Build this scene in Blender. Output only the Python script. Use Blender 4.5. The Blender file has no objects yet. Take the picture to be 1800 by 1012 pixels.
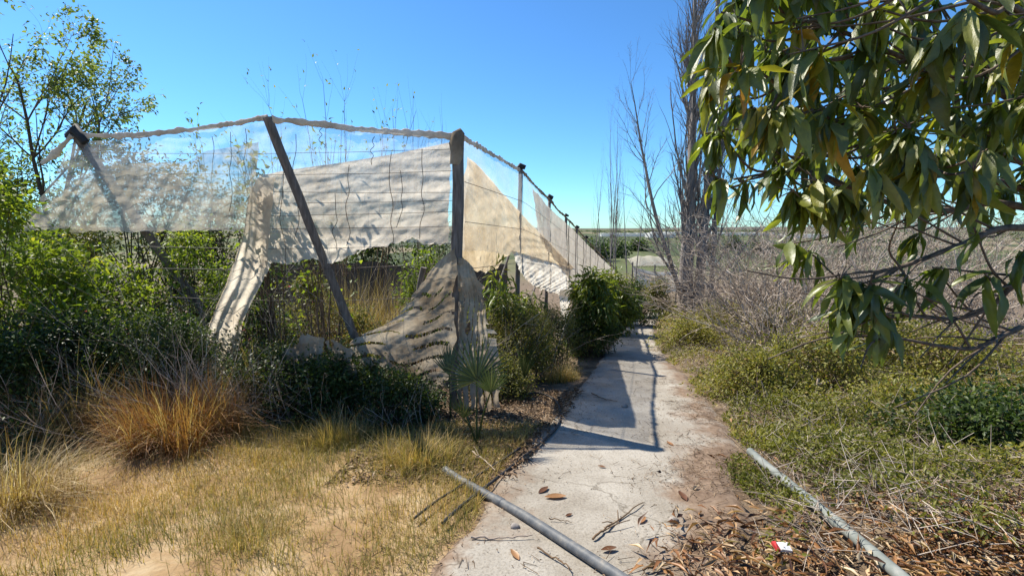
import bpy, math
import numpy as np
from mathutils import Vector, Matrix

# ------------------------------------------------------------------ camera, sky, sun, exposure
scene = bpy.context.scene
COL = scene.collection
FPX, HORIZON = 800.0, 400.0            # focal length and horizon row, in pixels of an 1800 x 1012 frame
CAMZ = 1.6
PITCH = math.atan((506 - HORIZON) / FPX)
cam_d = bpy.data.cameras.new('camera')
cam_d.sensor_width = 36; cam_d.lens = 36 * FPX / 1800
cam_d.clip_start = 0.05; cam_d.clip_end = 20000
cam = bpy.data.objects.new('camera', cam_d); COL.objects.link(cam)
cam.location = (0, 0, CAMZ); cam.rotation_euler = (math.pi / 2 - PITCH, 0, 0)
scene.camera = cam

SUN_EL = math.radians(51.5)
SUN_DIR = Vector((-0.79, 0.61, 0)).normalized() * math.cos(SUN_EL) + Vector((0, 0, math.sin(SUN_EL)))
world = bpy.data.worlds.new('World'); scene.world = world; world.use_nodes = True
wn = world.node_tree; bg = wn.nodes['Background']
sky = wn.nodes.new('ShaderNodeTexSky'); sky.sky_type = 'NISHITA'; sky.sun_disc = False
sky.sun_elevation = SUN_EL; sky.sun_rotation = math.atan2(SUN_DIR.x, SUN_DIR.y)
sky.air_density = 1.0; sky.dust_density = 0.1; sky.ozone_density = 1.6; sky.altitude = 100
hs = wn.nodes.new('ShaderNodeGamma'); hs.inputs['Gamma'].default_value = 1.08
tint = wn.nodes.new('ShaderNodeMix'); tint.data_type = 'RGBA'; tint.blend_type = 'MULTIPLY'; tint.inputs[0].default_value = 1; tint.inputs[7].default_value = (.46, .785, 1.04, 1)
wn.links.new(sky.outputs[0], tint.inputs[6]); wn.links.new(tint.outputs[2], hs.inputs['Color']); wn.links.new(hs.outputs[0], bg.inputs[0])
bg.inputs[1].default_value = 0.092
sun_d = bpy.data.lights.new('sun', 'SUN'); sun_d.energy = 5.0; sun_d.angle = math.radians(0.53); sun_d.color = (1, 0.94, 0.83)
sun = bpy.data.objects.new('sun', sun_d); COL.objects.link(sun)
sun.rotation_euler = SUN_DIR.to_track_quat('Z', 'Y').to_euler()
scene.view_settings.view_transform = 'Standard'; scene.view_settings.look = 'None'
scene.view_settings.gamma = 1; scene.view_settings.use_curve_mapping = False
scene.view_settings.exposure = 0.8
scene.cycles.transparent_max_bounces = 32; scene.cycles.max_bounces = 8
scene.cycles.use_denoising = True

# ------------------------------------------------------------------ small maths
def A(*v): return np.array(v, float)
def nrm(v):
    v = np.asarray(v, float); return v / (np.linalg.norm(v, axis=-1, keepdims=True) + 1e-9)
_r = np.random.default_rng(5)
_nk = [(_r.normal(0, 1, (10, 3)), _r.uniform(0, 6.28, 10)) for _ in range(8)]
def noise(p, scale=1.0, k=0):
    p = np.asarray(p, float) * scale
    if p.shape[-1] == 2: p = np.concatenate([p, np.zeros(p.shape[:-1] + (1,))], -1)
    W, ph = _nk[k % 8]
    s = np.sin(p @ W.T * 1.3 + ph) + 0.5 * np.sin(p @ W[::-1].T * 2.9 + ph * 2)
    return s.mean(-1) * 1.6                                   # about -1 .. 1
def ground(x, y):
    x = np.asarray(x, float); y = np.asarray(y, float)
    z = -16 * (1 - np.exp(-np.maximum(y, -6) / 123))
    p = np.stack([x, y], -1)
    off = np.clip((np.abs(x - 0.25 * y) - 1.1) / 1.5, 0, 1)
    near = np.exp(-np.hypot(x, y) / 60)
    z = z + off * near * (0.05 * noise(p, 1.1, 1) + 0.03 * noise(p, 3.3, 2))
    far = np.clip((np.hypot(x, y) - 150) / 600, 0, 1)
    z = z + far * 1.6 * noise(p, 0.006, 3)
    return z
def ray(px, py):
    f = A(0, math.cos(PITCH), -math.sin(PITCH)); u = A(0, math.sin(PITCH), math.cos(PITCH))
    return f + (px - 900) / FPX * A(1, 0, 0) + (506 - py) / FPX * u
CAM = A(0, 0, CAMZ)
def gp(px, py, dz=0.0):                                        # pixel -> point on the ground
    d = ray(px, py); lo, hi = 0.2, 400.0
    for _ in range(50):
        m = (lo + hi) / 2; q = CAM + d * m
        if q[2] > ground(q[0], q[1]) + dz: lo = m
        else: hi = m
    return CAM + d * hi
def aty(px, py, Y):                                            # pixel -> point at distance Y
    d = ray(px, py); return CAM + d * (Y / d[1])
def site(px, Y):                                               # column + distance -> point on the ground
    x = (px - 900) / FPX * Y
    for _ in range(6):
        z = float(ground(x, Y)); dep = Y * math.cos(PITCH) - (z - CAMZ) * math.sin(PITCH); x = (px - 900) / FPX * dep
    return A(x, Y, float(ground(x, Y)))
def onplane(px, py, P, n):
    d = ray(px, py); return CAM + d * (np.dot(P - CAM, n) / np.dot(d, n))

# ------------------------------------------------------------------ mesh building
class Geo:
    def __init__(s): s.V = []; s.T = []; s.Q = []; s.R = []; s.n = 0
    def add(s, V, F, rnd=0.5):
        V = np.asarray(V, float).reshape(-1, 3); F = np.asarray(F, int)
        if len(V) == 0: return
        (s.T if F.shape[1] == 3 else s.Q).append(F + s.n)
        s.V.append(V); s.R.append(np.broadcast_to(np.asarray(rnd, float), (len(V),)).copy()); s.n += len(V)
    def mesh(s, name, smooth=True):
        V = np.concatenate(s.V); R = np.concatenate(s.R)
        T = np.concatenate(s.T) if s.T else np.zeros((0, 3), int)
        Q = np.concatenate(s.Q) if s.Q else np.zeros((0, 4), int)
        me = bpy.data.meshes.new(name)
        me.vertices.add(len(V)); me.vertices.foreach_set('co', V.astype(np.float32).ravel())
        loops = np.concatenate([T.ravel(), Q.ravel()]).astype(np.int32)
        me.loops.add(len(loops)); me.loops.foreach_set('vertex_index', loops)
        nt, nq = len(T), len(Q)
        starts = np.concatenate([np.arange(nt) * 3, nt * 3 + np.arange(nq) * 4]).astype(np.int32)
        me.polygons.add(nt + nq); me.polygons.foreach_set('loop_start', starts)
        me.polygons.foreach_set('use_smooth', np.full(nt + nq, smooth))
        me.update(calc_edges=True)
        a = me.attributes.new('rnd', 'FLOAT', 'POINT'); a.data.foreach_set('value', R.astype(np.float32))
        return me
    def build(s, name, mat, parent=None, smooth=True):
        me = s.mesh(name, smooth); me.materials.append(mat)
        o = bpy.data.objects.new(name, me); COL.objects.link(o)
        if parent is not None:
            o.parent = parent; o.matrix_parent_inverse = Matrix.Translation(parent.location).inverted()
        return o
def tag(o, label=None, cat=None, group=None, kind=None):
    for k, v in (('label', label), ('category', cat), ('group', group), ('kind', kind)):
        if v: o[k] = v
    return o
def thing(name, label, cat, loc, group=None):
    o = bpy.data.objects.new(name, None); COL.objects.link(o); o.location = tuple(loc); o.empty_display_size = 0.1
    return tag(o, label, cat, group)
def frames(d):
    d = nrm(d); ref = np.where(np.abs(d[..., 2:3]) > 0.9, A(1, 0, 0), A(0, 0, 1))
    u = nrm(np.cross(d, ref)); return d, u, np.cross(d, u)
def tubes(g, segs, sides=4, rnd=None, rng=None):               # many separate tapered segments
    if not len(segs): return
    S = np.asarray(segs, float); n = len(S)
    p0, p1, r0, r1 = S[:, 0:3], S[:, 3:6], S[:, 6:7], S[:, 7:8]
    d, u, v = frames(p1 - p0)
    p1 = p1 + d * r1 * 0.4
    a = np.arange(sides) * 2 * math.pi / sides
    ring = u[:, None] * np.cos(a)[None, :, None] + v[:, None] * np.sin(a)[None, :, None]
    V = np.stack([p0[:, None] + ring * r0[:, None], p1[:, None] + ring * r1[:, None]], 1).reshape(-1, 3)
    b = np.arange(n)[:, None] * 2 * sides; i = np.arange(sides)[None]; j = (i + 1) % sides
    F = np.stack([b + i, b + j, b + sides + j, b + sides + i], -1).reshape(-1, 4)
    R = 0.5 if rnd is None else np.repeat(rnd, 2 * sides)
    g.add(V, F, R)
def polytube(g, pts, rad, sides=8, wob=0.0, caps=True, flat=1.0, rnd=0.5, seed=0):
    P = np.asarray(pts, float); n = len(P); rad = np.broadcast_to(np.asarray(rad, float), (n,))
    t = np.gradient(P, axis=0); d, u, v = frames(t)
    for i in range(1, n):
        uu = u[i - 1] - d[i] * np.dot(u[i - 1], d[i]); u[i] = uu / (np.linalg.norm(uu) + 1e-9); v[i] = np.cross(d[i], u[i])
    a = np.arange(sides) * 2 * math.pi / sides
    V = P[:, None] + (u[:, None] * np.cos(a)[None, :, None] * flat + v[:, None] * np.sin(a)[None, :, None]) * rad[:, None, None]
    if wob:
        c = P[:, None]; V = c + (V - c) * (1 + wob * noise(V + seed, 7.0 / max(rad.mean() * 10, .2), seed)[..., None])
    b = np.arange(n - 1)[:, None] * sides; i = np.arange(sides)[None]; j = (i + 1) % sides
    F = np.stack([b + i, b + j, b + sides + j, b + sides + i], -1).reshape(-1, 4)
    g.add(V.reshape(-1, 3), F, rnd)
    if caps:
        for k, rev in ((0, True), (n - 1, False)):
            ring = V[k]; c = ring.mean(0); W = np.vstack([ring, c]); m = sides
            T = [((ii + 1) % m, ii, m) if rev else (ii, (ii + 1) % m, m) for ii in range(m)]
            g.add(W, T, rnd)
def spline(pts, n):
    P = np.asarray(pts, float); m = len(P)
    if m == 2: return P[0] + (P[1] - P[0]) * np.linspace(0, 1, n)[:, None]
    E = np.vstack([2 * P[0] - P[1], P, 2 * P[-1] - P[-2]]); out = []
    for t in np.linspace(0, m - 1 - 1e-9, n):
        i = int(t); f = t - i; a, b, c, d = E[i:i + 4]
        out.append(0.5 * (2 * b + (c - a) * f + (2 * a - 5 * b + 4 * c - d) * f * f + (3 * b - a - 3 * c + d) * f ** 3))
    return np.array(out)
def resample(pts, n):
    P = np.asarray(pts, float); s = np.r_[0, np.cumsum(np.linalg.norm(np.diff(P, axis=0), axis=1))]
    t = np.linspace(0, s[-1], n); return np.stack([np.interp(t, s, P[:, k]) for k in range(P.shape[1])], -1)
LT = A(0, 0, 0), A(.38, .5, .10), A(.38, -.5, .10), A(.42, 0, 0), A(1, 0, -.12)
def leaves(g, pos, d, up, L, W, rnd, tmpl=LT, curl=1.0):
    n = len(pos); d = nrm(d); side = nrm(np.cross(up, d)); nn = np.cross(d, side)
    L = np.broadcast_to(L, (n,))[:, None]; W = np.broadcast_to(W, (n,))[:, None]
    V = np.stack([pos + d * L * t[0] + side * W * t[1] + nn * L * t[2] * curl for t in tmpl], 1)
    b = np.arange(n)[:, None, None] * 5
    F = (b + np.array([[0, 2, 3], [0, 3, 1], [3, 2, 4], [1, 3, 4]])[None]).reshape(-1, 3)
    g.add(V.reshape(-1, 3), F, np.repeat(rnd, 5))
def blades(g, pos, az, lean, L, W, bend, rnd):                 # curved tapering grass blades
    n = len(pos); h = np.stack([np.cos(az), np.sin(az), 0 * az], -1); side = np.stack([-np.sin(az), np.cos(az), 0 * az], -1)
    rows = []; cur = np.array(pos, float); ang = lean.copy(); k = 3
    for i in range(k):
        w = (W * (1 - i / k * .75))[:, None]
        rows.append(cur - side * w / 2); rows.append(cur + side * w / 2)
        cur = cur + (h * np.sin(ang)[:, None] + A(0, 0, 1) * np.cos(ang)[:, None]) * (L / k)[:, None]; ang = ang + bend / k
    rows.append(cur)
    V = np.stack(rows, 1).reshape(-1, 3); b = np.arange(n)[:, None, None] * 7
    F = (b + np.array([[0, 1, 3], [0, 3, 2], [2, 3, 5], [2, 5, 4], [4, 5, 6]])[None]).reshape(-1, 3)
    g.add(V, F, np.repeat(rnd, 7))
def grow(rng, p, d, L, r, P, lvl=0, segs=None, tips=None):
    q = P[lvl]; n = q['n']; st = L / n; p = np.array(p, float); d = nrm(d); r0 = r
    for i in range(n):
        d = nrm(d + rng.normal(0, q['wig'], 3) + A(0, 0, q.get('trop', 0)))
        p2 = p + d * st; r1 = r * (1 - (i + 1) / n * q.get('tap', .75))
        segs.append((*p, *p2, r0, r1))
        if lvl == len(P) - 1 or i > n * .6: tips.append((*p2, *d))
        if lvl < len(P) - 1 and i + 1 > n * q.get('start', .2):
            for _ in range(rng.poisson(q['kids'] / (n * (1 - q.get('start', .2))))):
                ax = nrm(np.cross(d, rng.normal(0, 1, 3))); an = q['ang'] * rng.uniform(.6, 1.3)
                d2 = d * math.cos(an) + ax * math.sin(an)
                grow(rng, p2, d2, L * q['lenf'] * rng.uniform(.6, 1.2) * (1.15 - .6 * (i + 1) / n), max(r1 * q.get('rf', .6), .0015), P, lvl + 1, segs, tips)
        p = p2; r0 = r1
    return segs, tips

# ------------------------------------------------------------------ materials
def newmat(name):
    m = bpy.data.materials.new(name); m.use_nodes = True; nt = m.node_tree; nt.nodes.clear()
    out = nt.nodes.new('ShaderNodeOutputMaterial'); return m, nt, out
def N(nt, typ, **kw):
    n = nt.nodes.new(typ)
    for k, v in kw.items():
        if k in n.inputs: n.inputs[k].default_value = v
        else: setattr(n, k, v)
    return n
def ramp(nt, fac, cols, interp='LINEAR'):
    r = nt.nodes.new('ShaderNodeValToRGB'); r.color_ramp.interpolation = interp; e = r.color_ramp.elements
    while len(e) < len(cols): e.new(0.5)
    for i, (pos, c) in enumerate(cols): e[i].position = pos; e[i].color = (*c, 1)
    nt.links.new(fac, r.inputs[0]); return r.outputs[0]
def tex(nt, scale, detail=5, rough=.6, coord='Object'):
    tc = nt.nodes.new('ShaderNodeTexCoord'); t = N(nt, 'ShaderNodeTexNoise', Scale=scale, Detail=detail, Roughness=rough)
    nt.links.new(tc.outputs[coord], t.inputs['Vector']); return t.outputs['Fac']
def mixc(nt, fac, a, b, typ='MIX'):
    m = nt.nodes.new('ShaderNodeMix'); m.data_type = 'RGBA'; m.blend_type = typ
    for s, i in ((fac, 0), (a, 6), (b, 7)):
        if hasattr(s, 'links'): nt.links.new(s, m.inputs[i])
        elif i == 0: m.inputs[0].default_value = s
        else: m.inputs[i].default_value = (*s, 1)
    return m.outputs[2]
def bump(nt, h, strength=.4, dist=.01):
    b = N(nt, 'ShaderNodeBump', Strength=strength, Distance=dist); nt.links.new(h, b.inputs['Height']); return b.outputs[0]
def leafmat(name, cols, trans=.35, rough=.5, spec=.4, obj=False, tcol=1.25, interp='LINEAR', vein=False):
    m, nt, out = newmat(name)
    if obj: src = nt.nodes.new('ShaderNodeObjectInfo').outputs['Random']
    else: src = N(nt, 'ShaderNodeAttribute', attribute_name='rnd').outputs['Fac']
    c = ramp(nt, src, cols, interp)
    nz = tex(nt, 14, 3); c = mixc(nt, .45, c, ramp(nt, nz, [(.3, (.55, .55, .5)), (.7, (1.35, 1.3, 1.2))]), 'MULTIPLY')
    p = N(nt, 'ShaderNodeBsdfPrincipled', Roughness=rough); p.inputs['Specular IOR Level'].default_value = spec
    nt.links.new(c, p.inputs['Base Color'])
    t = nt.nodes.new('ShaderNodeBsdfTranslucent'); nt.links.new(mixc(nt, 1.0, c, (tcol * 1.1, tcol * 1.15, tcol * .55), 'MULTIPLY'), t.inputs[0])
    if vein:
        nt.links.new(bump(nt, tex(nt, 40, 3), .35, .006), p.inputs['Normal'])
    mx = N(nt, 'ShaderNodeMixShader', Fac=trans); nt.links.new(p.outputs[0], mx.inputs[1]); nt.links.new(t.outputs[0], mx.inputs[2])
    nt.links.new(mx.outputs[0], out.inputs[0]); return m
def solid(name, cols, scale=8, rough=.85, bs=.5, bd=.01, detail=6, spec=.3, stretch=None, attr=False):
    m, nt, out = newmat(name)
    tc = nt.nodes.new('ShaderNodeTexCoord'); t = N(nt, 'ShaderNodeTexNoise', Scale=scale, Detail=detail, Roughness=.65)
    if stretch:
        mp = nt.nodes.new('ShaderNodeMapping'); mp.inputs['Scale'].default_value = stretch
        nt.links.new(tc.outputs['Object'], mp.inputs[0]); nt.links.new(mp.outputs[0], t.inputs['Vector'])
    else: nt.links.new(tc.outputs['Object'], t.inputs['Vector'])
    src = N(nt, 'ShaderNodeAttribute', attribute_name='rnd').outputs['Fac'] if attr else t.outputs['Fac']
    c = ramp(nt, src, cols)
    p = N(nt, 'ShaderNodeBsdfPrincipled', Roughness=rough); p.inputs['Specular IOR Level'].default_value = spec
    nt.links.new(c, p.inputs['Base Color']); nt.links.new(bump(nt, t.outputs['Fac'], bs, bd), p.inputs['Normal'])
    nt.links.new(p.outputs[0], out.inputs[0]); return m
def clothmat(name, cols, trans=.5, alpha=1.0, fine=700, patch=0.0):
    m, nt, out = newmat(name)
    n1 = tex(nt, 2.2, 6); n2 = tex(nt, 26, 4)
    c = ramp(nt, n1, cols); c = mixc(nt, .5, c, ramp(nt, n2, [(.3, (.72, .7, .66)), (.65, (1.12, 1.1, 1.06))]), 'MULTIPLY')
    b = bump(nt, n2, .35, .02)
    d = N(nt, 'ShaderNodeBsdfDiffuse'); t = nt.nodes.new('ShaderNodeBsdfTranslucent')
    for s in (d, t): nt.links.new(c, s.inputs[0]); nt.links.new(b, s.inputs['Normal'])
    mx = N(nt, 'ShaderNodeMixShader', Fac=trans); nt.links.new(d.outputs[0], mx.inputs[1]); nt.links.new(t.outputs[0], mx.inputs[2])
    if alpha < 1:
        tr = nt.nodes.new('ShaderNodeBsdfTransparent'); m2 = N(nt, 'ShaderNodeMixShader', Fac=alpha)
        if patch:
            f = ramp(nt, tex(nt, 1.6, 4), [(.35, (alpha - patch,) * 3), (.65, (alpha + patch,) * 3)]); nt.links.new(f, m2.inputs[0])
        nt.links.new(tr.outputs[0], m2.inputs[1]); nt.links.new(mx.outputs[0], m2.inputs[2]); nt.links.new(m2.outputs[0], out.inputs[0])
    else: nt.links.new(mx.outputs[0], out.inputs[0])
    return m

M = {}
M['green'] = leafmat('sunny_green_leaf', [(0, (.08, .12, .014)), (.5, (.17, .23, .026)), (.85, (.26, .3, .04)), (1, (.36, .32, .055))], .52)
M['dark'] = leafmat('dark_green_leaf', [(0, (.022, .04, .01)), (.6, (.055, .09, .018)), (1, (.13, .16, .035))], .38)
M['olive'] = leafmat('olive_leaf', [(0, (.08, .09, .018)), (.6, (.17, .17, .035)), (1, (.29, .24, .07))], .45)
M['pale'] = leafmat('pale_leaf', [(0, (.09, .13, .03)), (.6, (.16, .21, .06)), (1, (.27, .29, .1))], .48)
M['yellow'] = leafmat('yellow_green_leaf', [(0, (.07, .085, .012)), (.6, (.15, .15, .02)), (1, (.24, .2, .03))])
M['saplng'] = leafmat('sapling_leaf', [(0, (.06, .095, .016)), (.6, (.14, .18, .026)), (1, (.27, .26, .05))], .45, .35)
M['cover'] = leafmat('ground_cover_leaf', [(0, (.1, .11, .016)), (.4, (.2, .2, .035)), (.7, (.29, .26, .06)), (.85, (.36, .27, .1)), (1, (.22, .12, .05))], .4)
M['straw'] = leafmat('straw', [(0, (.13, .075, .026)), (.35, (.29, .185, .065)), (.7, (.42, .31, .14)), (1, (.56, .46, .28))], .3, .6)
M['orange'] = leafmat('rusty_grass', [(0, (.1, .04, .014)), (.4, (.27, .115, .034)), (.75, (.4, .22, .08)), (1, (.5, .38, .19))], .3, .6)
M['lawn'] = leafmat('dry_lawn', [(0, (.09, .095, .02)), (.3, (.24, .21, .05)), (.5, (.42, .3, .1)), (.8, (.52, .33, .14)), (1, (.62, .5, .28))], .3, .6)
M['litter'] = leafmat('dead_leaf', [(0, (.045, .02, .01)), (.25, (.14, .06, .024)), (.5, (.29, .14, .055)), (.75, (.41, .26, .13)), (1, (.5, .4, .27))], .15, .45, .4)
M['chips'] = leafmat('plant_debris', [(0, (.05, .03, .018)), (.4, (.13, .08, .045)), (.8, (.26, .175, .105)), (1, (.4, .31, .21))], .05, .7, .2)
M['pink'] = leafmat('pink_petal', [(0, (.5, .09, .14)), (1, (.62, .2, .22))], .3)
M['mango'] = leafmat('mango_leaf', [(0, (.07, .088, .016)), (.4, (.13, .16, .024)), (.7, (.19, .21, .03)), (.9, (.25, .25, .03)), (1, (.3, .27, .03))], .42, .42, .9, obj=True, vein=True, tcol=1.5)
M['mangostuff'] = leafmat('mango_leaf_mass', [(0, (.06, .085, .018)), (.5, (.125, .16, .026)), (.8, (.2, .22, .03)), (1, (.3, .27, .035))], .44, .42, .9, vein=True, tcol=1.5)
M['mangoyel'] = leafmat('yellow_mango_leaf', [(0, (.24, .2, .02)), (.6, (.34, .25, .025)), (1, (.4, .2, .03))], .35, .35, .5, obj=True)
M['palm'] = leafmat('palm_leaf', [(0, (.03, .05, .016)), (.7, (.06, .085, .028)), (1, (.12, .13, .05))], .2, .4)
M['twig'] = solid('dead_twig', [(0, (.15, .11, .08)), (.5, (.34, .27, .21)), (1, (.55, .47, .39))], 30, .9, attr=True)
M['bark'] = solid('brown_bark', [(.3, (.05, .034, .022)), (.7, (.14, .1, .07))], 22, .9, .7, .01)
M['mbark'] = solid('mango_bark', [(.3, (.06, .04, .028)), (.7, (.19, .145, .11))], 30, .85, .7, .006)
M['gbark'] = solid('grey_bark', [(.3, (.11, .09, .08)), (.7, (.34, .3, .265))], 6, .9, .8, .03, stretch=(3, 3, .5))
M['wood'] = solid('weathered_post', [(.3, (.07, .06, .053)), (.55, (.16, .14, .125)), (.75, (.28, .25, .225))], 7, .9, .8, .012, stretch=(4, 4, .5))
M['wire'] = solid('rusty_wire', [(.3, (.05, .035, .028)), (.7, (.12, .09, .075))], 20, .6)
M['cap'] = solid('black_rubber', [(.3, (.012, .012, .013)), (.7, (.04, .038, .036))], 12, .7)
M['hose'] = solid('black_hose', [(.3, (.016, .015, .015)), (.7, (.055, .05, .047))], 10, .55, .2)
M['pipe'] = solid('grey_plastic_pipe', [(.3, (.06, .066, .072)), (.5, (.1, .105, .11)), (.62, (.15, .145, .135)), (.75, (.26, .225, .18))], 14, .6, .3, .004, spec=.4)
M['pipe2'] = solid('pale_weathered_pipe', [(.3, (.13, .145, .13)), (.55, (.2, .215, .195)), (.75, (.29, .285, .26))], 9, .65, .2, .004)
M['stone'] = solid('stone', [(.3, (.14, .12, .1)), (.7, (.34, .3, .26))], 9, .9)
M['darkcloth'] = clothmat('dark_grey_screen', [(.3, (.05, .047, .046)), (.7, (.1, .093, .088))], .15)
M['cream'] = clothmat('cream_cloth', [(.3, (.6, .52, .42)), (.5, (.72, .645, .54)), (.72, (.82, .75, .64))], .72, .95, patch=.03)
M['tan'] = clothmat('tan_cloth', [(.3, (.6, .45, .27)), (.5, (.72, .57, .37)), (.72, (.78, .66, .48))], .7, .93, patch=.04)
M['white'] = clothmat('bleached_cloth', [(.3, (.62, .53, .42)), (.5, (.76, .7, .6)), (.72, (.82, .78, .71))], .62)
M['grey_cloth'] = clothmat('dirty_cloth', [(.3, (.2, .155, .11)), (.5, (.36, .3, .225)), (.72, (.5, .44, .35))], .4)
M['soiled_shaded'] = clothmat('soiled_shaded_cloth', [(.3, (.17, .125, .08)), (.45, (.36, .29, .21)), (.6, (.5, .43, .33)), (.75, (.68, .6, .49))], .45)  # dirt tones, with shade from the cream sheet above darkened into the colour
M['net'] = clothmat('clear_net', [(.3, (.62, .62, .62)), (.7, (.78, .78, .77))], .55, .36, patch=.08)
M['net2'] = clothmat('milky_net', [(.3, (.56, .5, .38)), (.7, (.76, .71, .6))], .58, .55, patch=.16)
M['net3'] = clothmat('grey_beige_net', [(.3, (.46, .4, .33)), (.7, (.6, .54, .46))], .55, .92, patch=.05)
M['hem'] = clothmat('hem_cloth', [(.3, (.42, .34, .25)), (.5, (.64, .57, .48)), (.7, (.8, .76, .7))], .3)
M['paper'] = solid('white_card', [(.3, (.7, .68, .66)), (.7, (.82, .8, .78))], 20, .5)
M['red'] = solid('red_card', [(.3, (.42, .03, .03)), (.7, (.55, .05, .05))], 20, .5)
M['ghouse'] = clothmat('greenhouse_film', [(.3, (.74, .74, .72)), (.7, (.85, .85, .83))], .55)
M['plaster'] = solid('plaster', [(.3, (.6, .55, .48)), (.7, (.72, .68, .6))], .5, .9)
M['roof'] = solid('roof_tile', [(.3, (.25, .1, .06)), (.7, (.36, .17, .1))], 1, .9)

# ground: earth near by, fields in the valley
def groundmat():
    m, nt, out = newmat('earth'); geo = nt.nodes.new('ShaderNodeNewGeometry'); sx = nt.nodes.new('ShaderNodeSeparateXYZ'); nt.links.new(geo.outputs['Position'], sx.inputs[0])
    def no(s, d=6): t = N(nt, 'ShaderNodeTexNoise', Scale=s, Detail=d, Roughness=.65); nt.links.new(geo.outputs['Position'], t.inputs['Vector']); return t.outputs['Fac']
    soil = ramp(nt, no(3.0), [(.3, (.075, .05, .032)), (.5, (.16, .115, .075)), (.7, (.27, .205, .14))])
    sand = ramp(nt, no(2.3), [(.3, (.19, .115, .055)), (.5, (.31, .205, .105)), (.72, (.44, .34, .21))])
    def rng(sock, a, b):
        r = nt.nodes.new('ShaderNodeMapRange'); nt.links.new(sock, r.inputs[0]); r.inputs[1].default_value = a; r.inputs[2].default_value = b; return r.outputs[0]
    def mul(a, b): x = nt.nodes.new('ShaderNodeMath'); x.operation = 'MULTIPLY'; nt.links.new(a, x.inputs[0]); nt.links.new(b, x.inputs[1]); return x.outputs[0]
    def add(a, b, k):
        x = nt.nodes.new('ShaderNodeMath'); x.operation = 'MULTIPLY_ADD'; nt.links.new(a, x.inputs[0]); x.inputs[1].default_value = k; nt.links.new(b, x.inputs[2]); return x.outputs[0]
    yj = add(no(1.5), sx.outputs['Y'], 1.0)
    patch = mul(rng(sx.outputs['X'], .1, -.5), rng(yj, 5.2, 4.4))
    c = mixc(nt, patch, soil, sand)
    vor = N(nt, 'ShaderNodeTexVoronoi', Scale=.011); mp = nt.nodes.new('ShaderNodeMapping'); mp.inputs['Scale'].default_value = (1, .35, 1); nt.links.new(geo.outputs['Position'], mp.inputs[0]); nt.links.new(mp.outputs[0], vor.inputs['Vector'])
    sp = nt.nodes.new('ShaderNodeSeparateColor'); nt.links.new(vor.outputs['Color'], sp.inputs[0])
    field = ramp(nt, sp.outputs[0], [(0, (.07, .085, .035)), (.3, (.1, .115, .045)), (.5, (.2, .165, .1)), (.7, (.13, .125, .06)), (.85, (.06, .075, .03)), (1, (.27, .23, .16))], 'CONSTANT')
    field = mixc(nt, .6, field, ramp(nt, no(.12), [(.3, (.55, .55, .5)), (.7, (1.3, 1.25, 1.2))]), 'MULTIPLY')
    c = mixc(nt, rng(sx.outputs['Y'], 60, 130), c, field)
    p = N(nt, 'ShaderNodeBsdfPrincipled', Roughness=.95); p.inputs['Specular IOR Level'].default_value = .15
    nt.links.new(c, p.inputs['Base Color']); nt.links.new(bump(nt, no(26), .8, .02), p.inputs['Normal']); nt.links.new(p.outputs[0], out.inputs[0]); return m
M['earth'] = groundmat()
def pathmat():
    m, nt, out = newmat('old_concrete'); geo = nt.nodes.new('ShaderNodeNewGeometry')
    def no(s, d=6, r=.65): t = N(nt, 'ShaderNodeTexNoise', Scale=s, Detail=d, Roughness=r); nt.links.new(geo.outputs['Position'], t.inputs['Vector']); return t.outputs['Fac']
    c = ramp(nt, no(1.6), [(.3, (.22, .19, .15)), (.5, (.3, .27, .225)), (.7, (.38, .35, .3))])
    c = mixc(nt, .7, c, ramp(nt, no(60, 3), [(.32, (.6, .57, .53)), (.5, (1, 1, 1)), (.7, (1.15, 1.14, 1.12))]), 'MULTIPLY')
    e = N(nt, 'ShaderNodeAttribute', attribute_name='rnd').outputs['Fac']
    x = nt.nodes.new('ShaderNodeMath'); x.operation = 'MULTIPLY_ADD'; nt.links.new(no(2.6, 8, .7), x.inputs[0]); x.inputs[1].default_value = 1.5; nt.links.new(e, x.inputs[2])
    f = ramp(nt, x.outputs[0], [(.98, (0, 0, 0)), (1.0, (1, 1, 1))]); 
    mr = nt.nodes.new('ShaderNodeMapRange'); nt.links.new(x.outputs[0], mr.inputs[0]); mr.inputs[1].default_value = 1.18; mr.inputs[2].default_value = 1.5
    soil = ramp(nt, no(9), [(.3, (.11, .07, .045)), (.6, (.23, .165, .115)), (.8, (.33, .26, .195))])
    c = mixc(nt, mr.outputs[0], c, soil)
    v = N(nt, 'ShaderNodeTexVoronoi', Scale=.75, feature='DISTANCE_TO_EDGE'); mp = nt.nodes.new('ShaderNodeVectorMath'); mp.operation = 'MULTIPLY_ADD'
    nz = N(nt, 'ShaderNodeTexNoise', Scale=2.5, Detail=5); nt.links.new(geo.outputs['Position'], nz.inputs['Vector'])
    nt.links.new(nz.outputs['Color'], mp.inputs[0]); mp.inputs[1].default_value = (.5, .5, .5); nt.links.new(geo.outputs['Position'], mp.inputs[2]); nt.links.new(mp.outputs[0], v.inputs['Vector'])
    crack = ramp(nt, v.outputs['Distance'], [(.0, (.35, .32, .28)), (.008, (1, 1, 1))])
    c = mixc(nt, .7, c, crack, 'MULTIPLY')
    p = N(nt, 'ShaderNodeBsdfPrincipled', Roughness=.9); p.inputs['Specular IOR Level'].default_value = .2
    nt.links.new(c, p.inputs['Base Color']); nt.links.new(bump(nt, no(45, 5), .6, .01), p.inputs['Normal']); nt.links.new(p.outputs[0], out.inputs[0]); return m
M['path'] = pathmat()

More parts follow.
